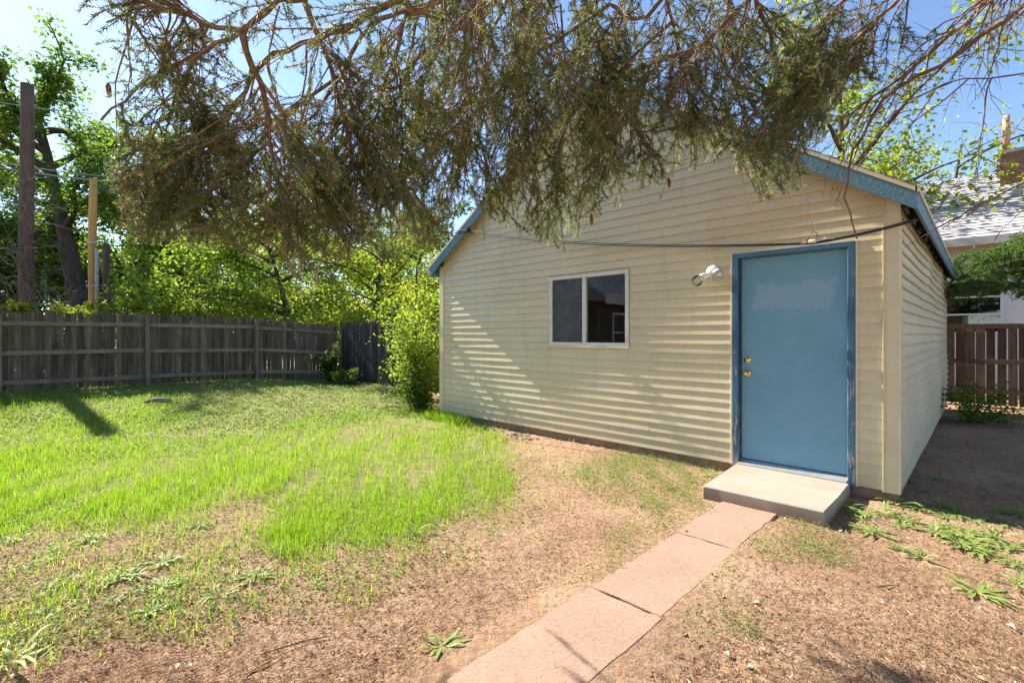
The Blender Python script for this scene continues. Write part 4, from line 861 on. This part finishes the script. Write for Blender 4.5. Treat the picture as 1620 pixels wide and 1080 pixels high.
broad('tall_tree', 'tall leafy tree at the far left beyond the fence posts', 'tree', gpos(-120, 27), 15, 5.5, 16000, 0.27, 'leaf_lime', 0.5, 0.25, 16, 8, (-1, 0))
broad('dense_tree', 'dense green tree behind the tan utility pole', 'tree', gpos(225, 31), 9.5, 4.2, 16000, 0.24, 'leaf_mid', 0.3, 0.12, 18, 8)
broad('dense_tree', 'dark bushy tree in the gap left of the utility poles', 'tree', gpos(20, 27), 8.0, 3.6, 14000, 0.2, 'leaf_dark', 0.3, 0.10, 18, 8)
broad('dense_tree', 'lime green tree rising behind the leaning maple', 'tree', gpos(345, 34), 9.5, 4.5, 14000, 0.26, 'leaf_lime', 0.3, 0.12, 18, 8)
for lab, px_, d_, h_, m_ in (('rounded green thicket across the alley behind the brown pole', -60, 33, 6.0, 'leaf_lime'), ('rounded mid green thicket across the alley between brown and tan poles', 95, 34, 5.6, 'leaf_mid'),
        ('rounded green thicket across the alley behind the short dark pole', 190, 36, 6.2, 'leaf_lime'), ('rounded lime thicket beside the grey-blue house', 350, 37, 6.0, 'leaf_lime'), ('rounded green thicket between the grey-blue house and garage', 560, 36, 6.5, 'leaf_lime'), ('rounded thicket behind the garage corner shrubs', 650, 33, 6.0, 'leaf_mid')):
    broad('thicket', lab, 'thicket', gpos(px_, d_), h_ * 1.25, 3.8, 9000, 0.30, m_, 0.12, 0.02, 20, 8, vase=False, sig=0.8)
broad('maple_tree', 'lime green maple with leaning trunk overhanging the fence corner', 'tree', gpos(480, 18.5), 5.8, 3.6, 20000, 0.15, 'leaf_lime', 0.16, 0.2, 18, 9, (-1.6, 0), droop=0.5)
broad('maple_tree', 'bright maple spreading between the leaning maple and the garage', 'tree', gpos(590, 20), 6.4, 3.0, 14000, 0.13, 'leaf_yellow', 0.14, 0.15, 16, 9, (0.4, 0), droop=0.4)
broad('dense_tree', 'dark tree behind the left corner of the garage', 'tree', gpos(668, 27), 8.6, 3.3, 12000, 0.2, 'leaf_dark', 0.26, 0.12, 16, 8)
broad('maple_tree', 'pale lime tree behind the long picket fence near the dark pole', 'tree', gpos(285, 21), 5.2, 2.6, 14000, 0.15, 'leaf_lime', 0.13, 0.1, 16, 8, droop=0.4)
broad('dense_tree', 'far green tree filling the skyline beyond the alley', 'tree', gpos(420, 42), 11, 5.5, 12000, 0.3, 'leaf_mid', 0.3, 0.12, 16, 8)
sh_l = ['yellow-green sapling peeping over the long picket fence', 'low yellow-green bush peeping over the picket fence below the tan pole', 'small lime bush peeping over the fence between the two poles', 'bushy lime shrub peeping over the middle of the picket fence', 'lime shrub behind the picket fence near its corner']
for lab, px_, d_, h_ in zip(sh_l, (12, 125, 75, 200, 300), (12.2, 13.3, 12.6, 14.2, 15.6), (2.15, 2.25, 2.0, 2.3, 2.4)):
    broad('lime_shrub', lab, 'shrub', gpos(px_, d_), h_, 0.75, 2400, 0.085, 'leaf_yellow', 0.03, 0.1, 12, 6)
broad('corner_shrub', 'tall leafy shrub growing against the left corner of the garage', 'shrub', gpos(662, 9.35), 2.5, 0.5, 5500, 0.07, 'leaf_lime', 0.035, 0.05, 22, 9, (-0.1, 0.1), sig=1.2, vase=True)
broad('corner_shrub', 'loose yellow-green shrub leaning over the dark fence beside the garage', 'shrub', gpos(668, 10.6), 3.5, 0.7, 5500, 0.075, 'leaf_yellow', 0.05, 0.3, 16, 8, (-0.2, 0.1), sig=0.6, vase=True)
broad('low_shrub', 'full leafy growth at the foot of the garage corner shrub', 'shrub', gpos(664, 9.1), 1.1, 0.4, 3000, 0.06, 'leaf_mid', 0.02, 0.02, 20, 8, sig=1.3, vase=True)
broad('fence_shrub', 'dark ivy-like shrub in the corner where the two fences meet', 'shrub', gpos(520, 13.7), 1.25, 0.35, 2200, 0.075, 'leaf_dark', 0.03, 0.05, 16, 7, sig=0.6, vase=True)
broad('fence_shrub', 'low green weedy bush at the foot of the dark fence', 'shrub', gpos(548, 13.3), 0.4, 0.35, 1200, 0.07, 'leaf_mid', 0.02, 0.02, 14, 6, sig=0.7)
broad('ash_tree', 'sparse yellow-green tree with twin stems behind the garage roof', 'tree', gpos(1305, 15.5), 11.5, 4.0, 9000, 0.17, 'leaf_yellow', 0.2, 0.30, 16, 8, (0.5, 0), sig=0.5)
broad('ash_tree', 'sparse leafy tree overhanging the neighbouring house with the brick chimney', 'tree', gpos(1470, 18.5), 10.0, 4.2, 3600, 0.15, 'leaf_yellow', 0.16, 0.25, 16, 8, (1.2, 0), sig=0.5)
broad('low_shrub', 'low green weeds at the rear corner of the garage', 'shrub', tuple(world_of(0.45, 5.6)[:2]), 0.42, 0.45, 1500, 0.06, 'leaf_mid', 0.012, 0.02, 14, 6, sig=0.7)
broad('low_shrub', 'small weed clump at the foot of the brown fence', 'shrub', tuple(world_of(1.35, 7.7)[:2]), 0.28, 0.25, 500, 0.05, 'leaf_mid', 0.01, 0.02, 10, 5, sig=0.7)
broad('low_shrub', 'tiny bright sprout against the brown fence pickets', 'shrub', tuple(world_of(2.0, 7.75)[:2]), 0.25, 0.2, 350, 0.05, 'leaf_lime', 0.01, 0.02, 10, 5, sig=0.7)
# leafless brush behind the fence by the pole
bb = empty('bare_brush', (*gpos(70, 13.9), 0.15)); tag(bb, 'tangle of bare brown twigs at the foot of the brown utility pole', 'brush')
n = 160; S = rng.normal(0, 0.5, (n, 3)) * [1, .5, 0]; D = rng.normal(0, 0.5, (n, 3)) + [0, 0, 1.0]; Bq = grow(S, D, rng.uniform(1.6, 3.4, n), 9, rng.uniform(0.3, 1.6, n), 0.13)
o = obj('twigs', np_mesh('twigs', *tubes(Bq, np.full(n, 0.009), np.full(n, 0.003), 4), smooth=True), M['fence_rail'], bb); o['kind'] = 'stuff'
S, T, I, F = along(Bq, 5, .3, 1); Bq2 = grow(S, T + rng.normal(0, .6, S.shape), rng.uniform(.2, .9, len(S)), 5, .5, .15)
o = obj('fine_twigs', np_mesh('fine_twigs', *tubes(Bq2, np.full(len(S), 0.005), np.full(len(S), 0.002), 3), smooth=True), M['fence_rail'], bb); o['kind'] = 'stuff'

# fir at the right, trunk outside the view
FT = np.array([10.6, 8.3, 0.0]); fir = empty('fir_tree', tuple(FT)); tag(fir, 'green fir reaching flat boughs in front of the neighbouring house', 'fir tree')
MB().tube([(0, 0, -.1), (0, 0, 3), (0.05, 0, 6), (0, 0, 11)], [0.16, 0.13, 0.09, 0.02], 12).build('trunk', M['bark_red'], fir, smooth=True)
fl = []
for z0, a, L_, dr in ((3.25, 168, 2.7, .45), (3.1, 190, 2.6, .5), (3.0, 150, 2.6, .5), (2.9, 175, 3.3, .4), (3.0, 200, 2.7, .5), (2.75, 160, 2.9, .45), (2.45, 180, 3.0, .35), (2.4, 205, 2.8, .5), (3.2, 180, 2.2, .5), (2.8, 210, 2.3, .5), (2.15, 170, 2.7, .3), (2.6, 150, 2.6, .4), (2.3, 192, 2.4, .4)):
    p = grow(np.array([[0, 0, z0 + .25]]), np.array([[math.cos(R(a)), math.sin(R(a)), -0.02]]), [L_], 16, dr, 0.03)[0]; fl.append(p)
    MB().tube(p, list(np.linspace(0.022, 0.004, 17)), 7).build('limb', M['bark_red'], fir, smooth=True)
for k in range(10):  # upper limbs out of view, added to darken the strip beside the garage
    z0 = rng.uniform(4.6, 9.5); a = rng.uniform(-80, 80); p = grow(np.array([[0, 0, z0]]), np.array([[math.cos(R(a)), math.sin(R(a)), -0.02]]), [max(.8, (11 - z0) * .42)], 16, .45, 0.03)[0]; fl.append(p)
    MB().tube(p, list(np.linspace(0.022, 0.004, 17)), 6).build('limb', M['bark_red'], fir, smooth=True)
FLP = np.array(fl); S, T, I, F = along(FLP, np.array([85] * 13 + [4] * 10), 0.15, 1.0); sd = unit(np.cross(T, [0, 0, 1.])) * np.where(rng.uniform(0, 1, len(S)) < .5, 1, -1)[:, None]
Bf = grow(S, T * .7 + sd * .8 + rng.normal(0, .12, S.shape), rng.uniform(0.3, 0.9, len(S)) * (1.3 - F), 6, 0.5, 0.06)
S, T, I, F = along(Bf, 10, 0.1, 1.0); Bf3 = grow(S, T * .9 + rng.normal(0, .45, S.shape) * [1, 1, .6], rng.uniform(0.06, 0.2, len(S)), 4, .3, .06)
o = obj('twigs', np_mesh('twigs', *tubes(Bf, np.full(len(Bf), 0.005), np.full(len(Bf), 0.002), 3), smooth=True), M['twig'], fir); o['kind'] = 'stuff'
TRs = TR; TR = np.zeros(3); tf = np.clip(rng.normal(.5, .2, len(Bf3)), 0, 1)
stuff('needles', [needles_for(Bf3, 95, 0.038, 0.0145, tf, 0.85), needles_for(Bf, 150, 0.034, 0.011, np.full(len(Bf), .4), 0.85)], M['needle_dk'], parent=fir); TR = TRs

# ------------------------------------------------------------------ rosette weeds
def rosette(nl, L, w, rise, seed):
    r_ = np.random.default_rng(seed); V, F, Rn = [], [], []
    for k in range(nl):
        a = k * 2.4 + r_.uniform(-.4, .4); l_ = L * r_.uniform(.55, 1.1); ww = w * r_.uniform(.7, 1.2); el = rise * r_.uniform(.3, 1.3); tone = r_.uniform(.1, .95); b = len(V); n = 6
        for i in range(n + 1):
            t = i / n; x = l_ * t; z_ = math.sin(el) * x - 0.55 * el * l_ * t * t + 0.006 + 0.004 * math.sin(t * 9 + k); hw = ww * 0.5 * (math.sin(min(1, t * 1.08) * 3.0) ** 0.8 * (0.35 + 0.65 * t) + 0.05) * (1 + 0.25 * math.sin(t * 22 + k))
            for s_, dz in ((-1, .25), (0, 0), (1, .25)):
                y = s_ * hw; V.append((x * math.cos(a) - y * math.sin(a), x * math.sin(a) + y * math.cos(a), z_ + dz * hw)); Rn.append(tone)
        for i in range(n):
            for s_ in range(2): q = b + i * 3 + s_; F.append((q, q + 1, q + 4, q + 3))
    return np_mesh('weed_plant', np.array(V), np.array(F), np.array(Rn), True)
ros = [rosette(9, .13, .028, .5, 1), rosette(12, .16, .03, .35, 2), rosette(7, .10, .024, .8, 3), rosette(14, .18, .034, .3, 4), rosette(6, .08, .02, 1.0, 5), rosette(10, .2, .03, .7, 6)]
M['rosette'] = leaf_mat('dandelion_leaves', [(0.0, (0.14, 0.23, 0.05)), (0.5, (0.25, 0.34, 0.09)), (1.0, (0.42, 0.47, 0.19))], 0.6, 0.4)
for me in ros: me.materials.append(M['rosette'])
def weed(px_, py_, k, s_, label, group=None):
    q = ground_at(px_, py_); o = obj('weed_plant', ros[k]); o.location = (q[0], q[1], float(gz(q[0], q[1]))); o.rotation_euler = (0, 0, random.uniform(0, 6.28)); o.scale = (s_,) * 3; tag(o, label, 'weed', group)
wr = random.Random(4)
GB = 'weeds in the sun beside the garage corner'
for (a, b) in ((1336, 803), (1352, 812), (1385, 818), (1400, 806), (1432, 800), (1455, 806), (1476, 800), (1500, 812), (1522, 806), (1545, 822), (1570, 815), (1600, 826), (1615, 812), (1412, 832), (1440, 826), (1492, 832), (1380, 840), (1530, 845), (1560, 850), (1590, 862), (1470, 845), (1425, 868), (1448, 880), (1545, 872), (1600, 890), (1510, 860), (1365, 822), (1575, 840)):
    for q in range(2): weed(a + wr.uniform(-12, 12), b + wr.uniform(-5, 5), wr.randrange(6), wr.uniform(.6, 1.05), 'flattened dandelion-like weed in the sun beside the garage corner', GB)
for (a, b) in ((1440, 760), (1462, 775), (1516, 768), (1500, 745), (1560, 775), (1600, 765), (1430, 790), (1585, 742), (1480, 755), (1540, 740)):
    weed(a, b, wr.choice((2, 4, 5)), wr.uniform(.6, 1.0), 'small weed sprouting in the shade along the garage side wall', 'weeds in the garage shade')
for i in range(60):
    a, b = wr.uniform(20, 740), wr.uniform(830, 985)
    if b > 1000 - (a - 0) * 0.14: continue
    weed(a, b, wr.randrange(6), wr.uniform(.35, .75), 'leafy weed in the thin grass between lawn and bare soil', 'weeds at the lawn edge')
for (a, b) in ((900, 752), (940, 770), (1000, 765), (1030, 745), (1060, 772), (1090, 760), (1120, 752), (1010, 800), (985, 742), (960, 752), (1045, 800)):
    weed(a, b, wr.choice((0, 2, 4)), wr.uniform(.45, .8), 'small green weed by the siding left of the concrete step', 'weeds along the front wall')
weed(698, 1022, 1, .8, 'lone grey-green weed in bare soil beside the pink path')
weed(1545, 936, 3, .95, 'long-leaved weed lying alone on the bare brown soil')
weed(1608, 925, 5, .9, 'bright weed on bare soil beyond the long-leaved lone weed')
weed(18, 1052, 5, 1.0, 'bright broad-leaved weed standing on soil in front of the lawn')
weed(1236, 806, 4, .9, 'small bright weed where the pink path meets the concrete step')
weed(1322, 806, 5, .8, 'bushy weed tuft at the outer corner of the concrete step')
# fallen wood
lg = ground_at(250, 639, .12); o = MB().tube([(-.24, 0, .03), (-.12, .03, .05), (0, .02, .055), (.12, -.02, .05), (.2, -.03, .045), (.26, -.01, .02)], [.02, .04, .045, .05, .04, .015], 9).build('driftwood_log', M['driftwood'], None, smooth=True)
o.location = (lg[0], lg[1], float(gz(lg[0], lg[1])) + .03); o.rotation_euler = (0.1, -.05, 0.15); tag(o, 'bleached chunk of dead wood lying in the grass near the fence', 'log')
for i, (a, b, ln, an, lab) in enumerate(((1505, 905, .22, -1.0, 'bent pale twig on soil beyond the last paving slabs'), (1405, 928, .14, 0.1, 'short dark stick on the bare soil right of the path'), (420, 1050, .2, .9, 'pale forked twig on soil at the lawn edge'), (470, 1020, .3, .5, 'thin grey twig lying at the edge of the weeds'), (300, 890, .12, .2, 'short dark stick among thin grass'))):
    q = ground_at(a, b); o = MB().tube([(-ln / 2, 0, .008), (-ln * .2, ln * .02, .010), (ln * .15, ln * .03, .009), (ln / 2, -ln * .01, .006)], [.0022, .003, .0028, .001], 6).build('fallen_twig', M['pole_tan'] if i in (0, 2) else M['bark'], None, smooth=True)
    o.location = (q[0], q[1], float(gz(q[0], q[1])) + .004); o.rotation_euler = (0, 0, an); tag(o, lab, 'twig')
hp = ground_at(645, 641, .02); o = MB().tube([(.28 * math.cos(t) - .1, .2 * math.sin(t), .03 + .02 * math.sin(t * 2)) for t in np.linspace(2.2, 5.0, 14)], .014, 8).build('garden_hose', M['grey_cable'], None, smooth=True)
o.location = (hp[0], hp[1], float(gz(hp[0], hp[1]))); tag(o, 'curved pale hose end beside the shrub at the garage corner', 'hose')

# ------------------------------------------------------------------ poles and wires
def pole(name, label, base, h, r, mat, conduit=False):
    e = empty(name, (base[0], base[1], 0)); tag(e, label, 'utility pole'); zt = np.linspace(-.2, h, 10)
    MB().tube([(0.02 * math.sin(q), 0, q) for q in zt], list(r * (1.08 - .25 * zt / h)), 14).build('shaft', M[mat], e, smooth=True)
    if conduit:
        MB().tube([(r * 1.35, -.05, 0), (r * 1.35, -.05, h * .6), (r * 1.2, -.05, h * .64)], .06, 10).build('conduit', M['gray_paint'], e, smooth=True)
        for zz in (1.5, 3.2, 4.8): MB().box(-r * 1.1, r * 1.9, -.13, -.05, zz, zz + .05).build('strap', M['gray_paint'], e)
    for zz in np.arange(h * .45, h * .95, h * .12): MB().tube([(-r * 1.6, 0, zz), (r * 1.6, 0, zz)], .012, 6).build('bolt', M['alu'], e)
    return e
P1 = np.array([-14.7, 14.7]); pole('utility_pole', 'dark brown utility pole wrapped in dead vine beyond the fence', P1, 9.0, .19, 'pole_dark')
P2 = np.array(gpos(147, 18)); pole('utility_pole', 'tan utility pole with a grey conduit strapped to it', P2, 7.2, .14, 'pole_tan', True)
P3 = np.array(gpos(169, 16.5)); pole('utility_pole', 'short dark utility pole standing right behind the tan one', P3, 4.5, .12, 'pole_dark')
v = empty('dead_vine', (*P1, 0)); tag(v, 'dead grey vine stems climbing the brown utility pole', 'vine')
n = 90; S = np.column_stack([rng.uniform(-.2, .2, n), rng.uniform(-.25, -.17, n), rng.uniform(.5, 6, n)]); vv, vf = tubes(grow(S, rng.normal(0, 1, (n, 3)) * [1, .3, .6] + [0, -.1, .3], rng.uniform(.4, 1.3, n), 6, .4, .2), np.full(n, .011), np.full(n, .004), 4)
o = obj('stems', np_mesh('stems', vv, vf, smooth=True), M['fence_rail'], v); o['kind'] = 'stuff'
def sag(a, b, s_, n=24):
    a, b = np.array(a, float), np.array(b, float); t = np.linspace(0, 1, n)[:, None]; p = a + (b - a) * t; p[:, 2] -= (4 * s_ * t * (1 - t))[:, 0]; return p
def wire(label, pts, r, mat='cable', name='overhead_wire', group=None):
    o = MB().tube(pts, r, 6).build(name, M[mat], None, smooth=True); tag(o, label, 'wire', group)
wire('upper overhead wire running past the top of the brown pole', sag(at(-160, 128, 14), at(147, 180, 20), .15), .018, 'grey_cable')
wire('higher of the two bright overhead wires crossing the brown pole', sag(at(-160, 228, 14), at(168, 279, 20), .1), .022, 'grey_cable')
wire('lower of the two bright overhead wires crossing the brown pole', sag(at(-160, 236, 14), at(168, 287, 20), .1), .026, 'grey_cable')
wire('thin low telephone wire strung behind the utility poles', sag(at(-100, 372, 17), at(560, 448, 27), .3), .012)
wire('thin telephone wire leaving the tan pole above the lime maple', sag(at(147, 418, 20), at(420, 440, 28), .2), .012)
for k, (dz, lab) in enumerate(((0, 'upper of the two black service cables strung across the front gable'), (-.035, 'lower of the two black service cables strung across the front gable'))):
    a = np.array([P2[0], P2[1], 7.0 + dz]); b = world_of(-5.326, -.16, 3.075 + dz); c = world_of(-.60, -.07, 2.262 + dz * .3); d = world_of(.10, -.03, 2.36 + dz * .4); e_ = world_of(.10, .5, 2.46 + dz * .4)
    wire(lab, np.vstack([sag(a, b, .5), sag(b, c, .10 + .0 * k)[1:], sag(c, d, .012, 6)[1:], [e_]]), .0065, 'cable', 'service_cable')
cl = empty('cable_clamp', tuple(world_of(-.60, -.06, 2.262)), -PHI); tag(cl, 'porcelain cable clamp with looped wire above the blue door head', 'cable clamp')
MB().lathe([(.008, -.03), (.018, -.024), (.012, -.012), (.02, 0), (.012, .012), (.018, .024), (.008, .03)], 12, 0, -.02, .012, 'x').build('insulator', M['lampwarm'], cl, smooth=True)
MB().tube([(-.05, 0, .0), (-.045, -.01, .03), (-.02, -.015, .075), (.005, -.01, .10), (.03, -.005, .085), (.035, 0, .05), (.01, .0, .01)], .0035, 6).build('wire_loop', M['cable'], cl, smooth=True)
MB().tube([(-.12, -.005, .0), (-.03, -.01, .01)], .011, 8).build('splice', M['clay'], cl, smooth=True); MB().tube([(-.01, -.01, .10), (-.012, 0, .2)], .003, 6).build('hanger', M['cable'], cl)
MB().tube([(.04, -.005, .01), (.1, -.01, .03), (.16, -.005, .015)], .004, 6).build('tail_wire', M['alu'], cl)
ins = empty('cable_bracket', tuple(world_of(-5.326, -.15, 3.09)), -PHI); tag(ins, 'small black bracket holding the cables at the left roof edge', 'bracket')
MB().box(-.02, .02, -.02, .03, -.05, .03).build('plate', M['dark'], ins, .003); MB().tube([(0, -.03, -.04), (0, -.03, .02)], .015, 8).build('spool', M['dark'], ins, smooth=True)

# ------------------------------------------------------------------ neighbouring houses
def win(parent, x0, x1, z0, z1, y, bars=1):
    w = empty('window'); w.parent = parent
    for a, b, c, d in ((x0 - .06, x1 + .06, z1, z1 + .07), (x0 - .06, x1 + .06, z0 - .07, z0), (x0 - .06, x0, z0, z1), (x1, x1 + .06, z0, z1)): MB().box(a, b, y - .04, y + .03, c, d).build('frame', M['house_white'], w)
    for k in range(bars): zz = z0 + (z1 - z0) * (k + 1) / (bars + 1); MB().box(x0, x1, y - .03, y + .02, zz - .02, zz + .02).build('mullion', M['house_white'], w)
    MB().box(x0, x1, y - .012, y - .006, z0, z1).build('pane', M['glass'], w)
    MB().box(x0, x1, y - .005, y - .002, z0, z1).build('dark_backing', M['dark'], w)  # dark sheet in place of the unlit room behind the pane
# right: roof plane seen above the garage eave, wall and windows above the fence; frame parallel to the alley
hr = empty('neighbour_house', tuple(world_of(1.2, 11.6)), -PHI); tag(hr, 'pale neighbouring house with grey shingle roof and brick chimney behind the fence', 'house')
MB().box(-9, 9, 0, 8, -.1, 3.72).build('wall', M['house_white'], hr)
MB().box(-9, 1.0, -.03, -.002, 2.9, 3.66).build('frieze_board', M['house_tan'], hr)
rf = MB().prism([(-.45, 3.66), (-.45, 3.78), (4, 6.35), (8.45, 3.78), (8.45, 3.66), (4, 6.2)], 'x', -9.4, 9.4).build('roof', M['pale_shingle'], hr)
MB().box(-9.4, 9.4, -.5, -.452, 3.6, 3.79).build('gutter', M['house_tan'], hr)
for k in range(26):
    y0 = -.47 + 4.45 * k / 26; zz = lambda y: 3.79 + (y + .45) * (6.36 - 3.79) / 4.45
    MB().prism([(y0, zz(y0) + .012), (y0 + .178, zz(y0 + .178)), (y0 + .178, zz(y0 + .178) + .004), (y0, zz(y0) + .024)], 'x', -9.42, 9.42).build('shingle_course', M['pale_shingle'], rf)
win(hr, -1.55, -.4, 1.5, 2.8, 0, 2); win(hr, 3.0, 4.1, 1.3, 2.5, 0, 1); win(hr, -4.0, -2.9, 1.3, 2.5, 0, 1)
ch = empty('chimney'); ch.parent = hr; ch.location = (0.02, 3.1, 4.95)
MB().box(-.37, .37, -.32, .32, -.5, 1.6).build('core', M['mortar'], ch)
bm_ = MB().box(-.1, .1, -.012, .0, 0, .06); ob_ = bm_.build('brick', M['brick'], ch); brm = ob_.data; bpy.data.objects.remove(ob_)
for r_ in range(28):
    for k in range(4):
        o = obj('brick', brm, None, ch); o.location = (-.27 + k * .215 - (.1 if r_ % 2 else 0) + .02, -.32, -.45 + r_ * .073)
        if k < 3: o = obj('brick', brm, None, ch); o.rotation_euler = (0, 0, -math.pi / 2); o.location = (-.37, -.2 + k * .215 - (.06 if r_ % 2 else 0), -.45 + r_ * .073)
MB().box(-.42, .42, -.37, .37, 1.6, 1.68).build('cap', M['mortar'], ch); MB().lathe([(.085, 1.68), (.08, 2.75), (.06, 2.75)], 14, -.25, 0, 0).build('flue_pipe', M['clay'], ch, smooth=True)
# left: grey-blue house far behind the maple
hl = empty('neighbour_house', (*gpos(440, 43), 0), R(12)); tag(hl, 'grey-blue neighbouring house glimpsed behind the lime maple', 'house')
MB().prism([(-4.5, -.1), (4.5, -.1), (4.5, 3.4), (0, 6.6), (-4.5, 3.4)], 'y', 0, 9).build('wall', M['house_blue'], hl)
for s_ in (-1, 1):
    MB().prism([(s_ * 5, 3.05), (0, 6.6), (0, 6.82), (s_ * 5, 3.25)], 'y', -.4, 9.4).build('roof', M['shingle'], hl)
    MB().prism([(s_ * 5, 3.0), (0, 6.55), (0, 6.78), (s_ * 5, 3.22)], 'y', -.46, -.402).build('barge_board', M['house_white'], hl)
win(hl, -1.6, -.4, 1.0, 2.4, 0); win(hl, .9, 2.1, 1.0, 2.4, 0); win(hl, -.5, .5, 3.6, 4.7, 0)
# the home behind the viewer's left shoulder, which the garage window mirrors
hm = empty('main_house', (-8.3, 4.3, 0), math.atan2(-CO, -SI)); tag(hm, 'low main house with tan eaves mirrored in the garage window', 'house')
MB().box(0, 10, -7, 0, -.1, 2.5).build('wall', M['pole_dark'], hm)
MB().prism([(.6, 2.5), (.6, 2.62), (-3.4, 5.3), (-7.6, 2.62), (-7.6, 2.5)], 'x', -.4, 10.4).build('roof', M['shingle'], hm); MB().box(-.4, 10.4, .6, .64, 2.38, 2.72).build('fascia', M['house_tan'], hm)
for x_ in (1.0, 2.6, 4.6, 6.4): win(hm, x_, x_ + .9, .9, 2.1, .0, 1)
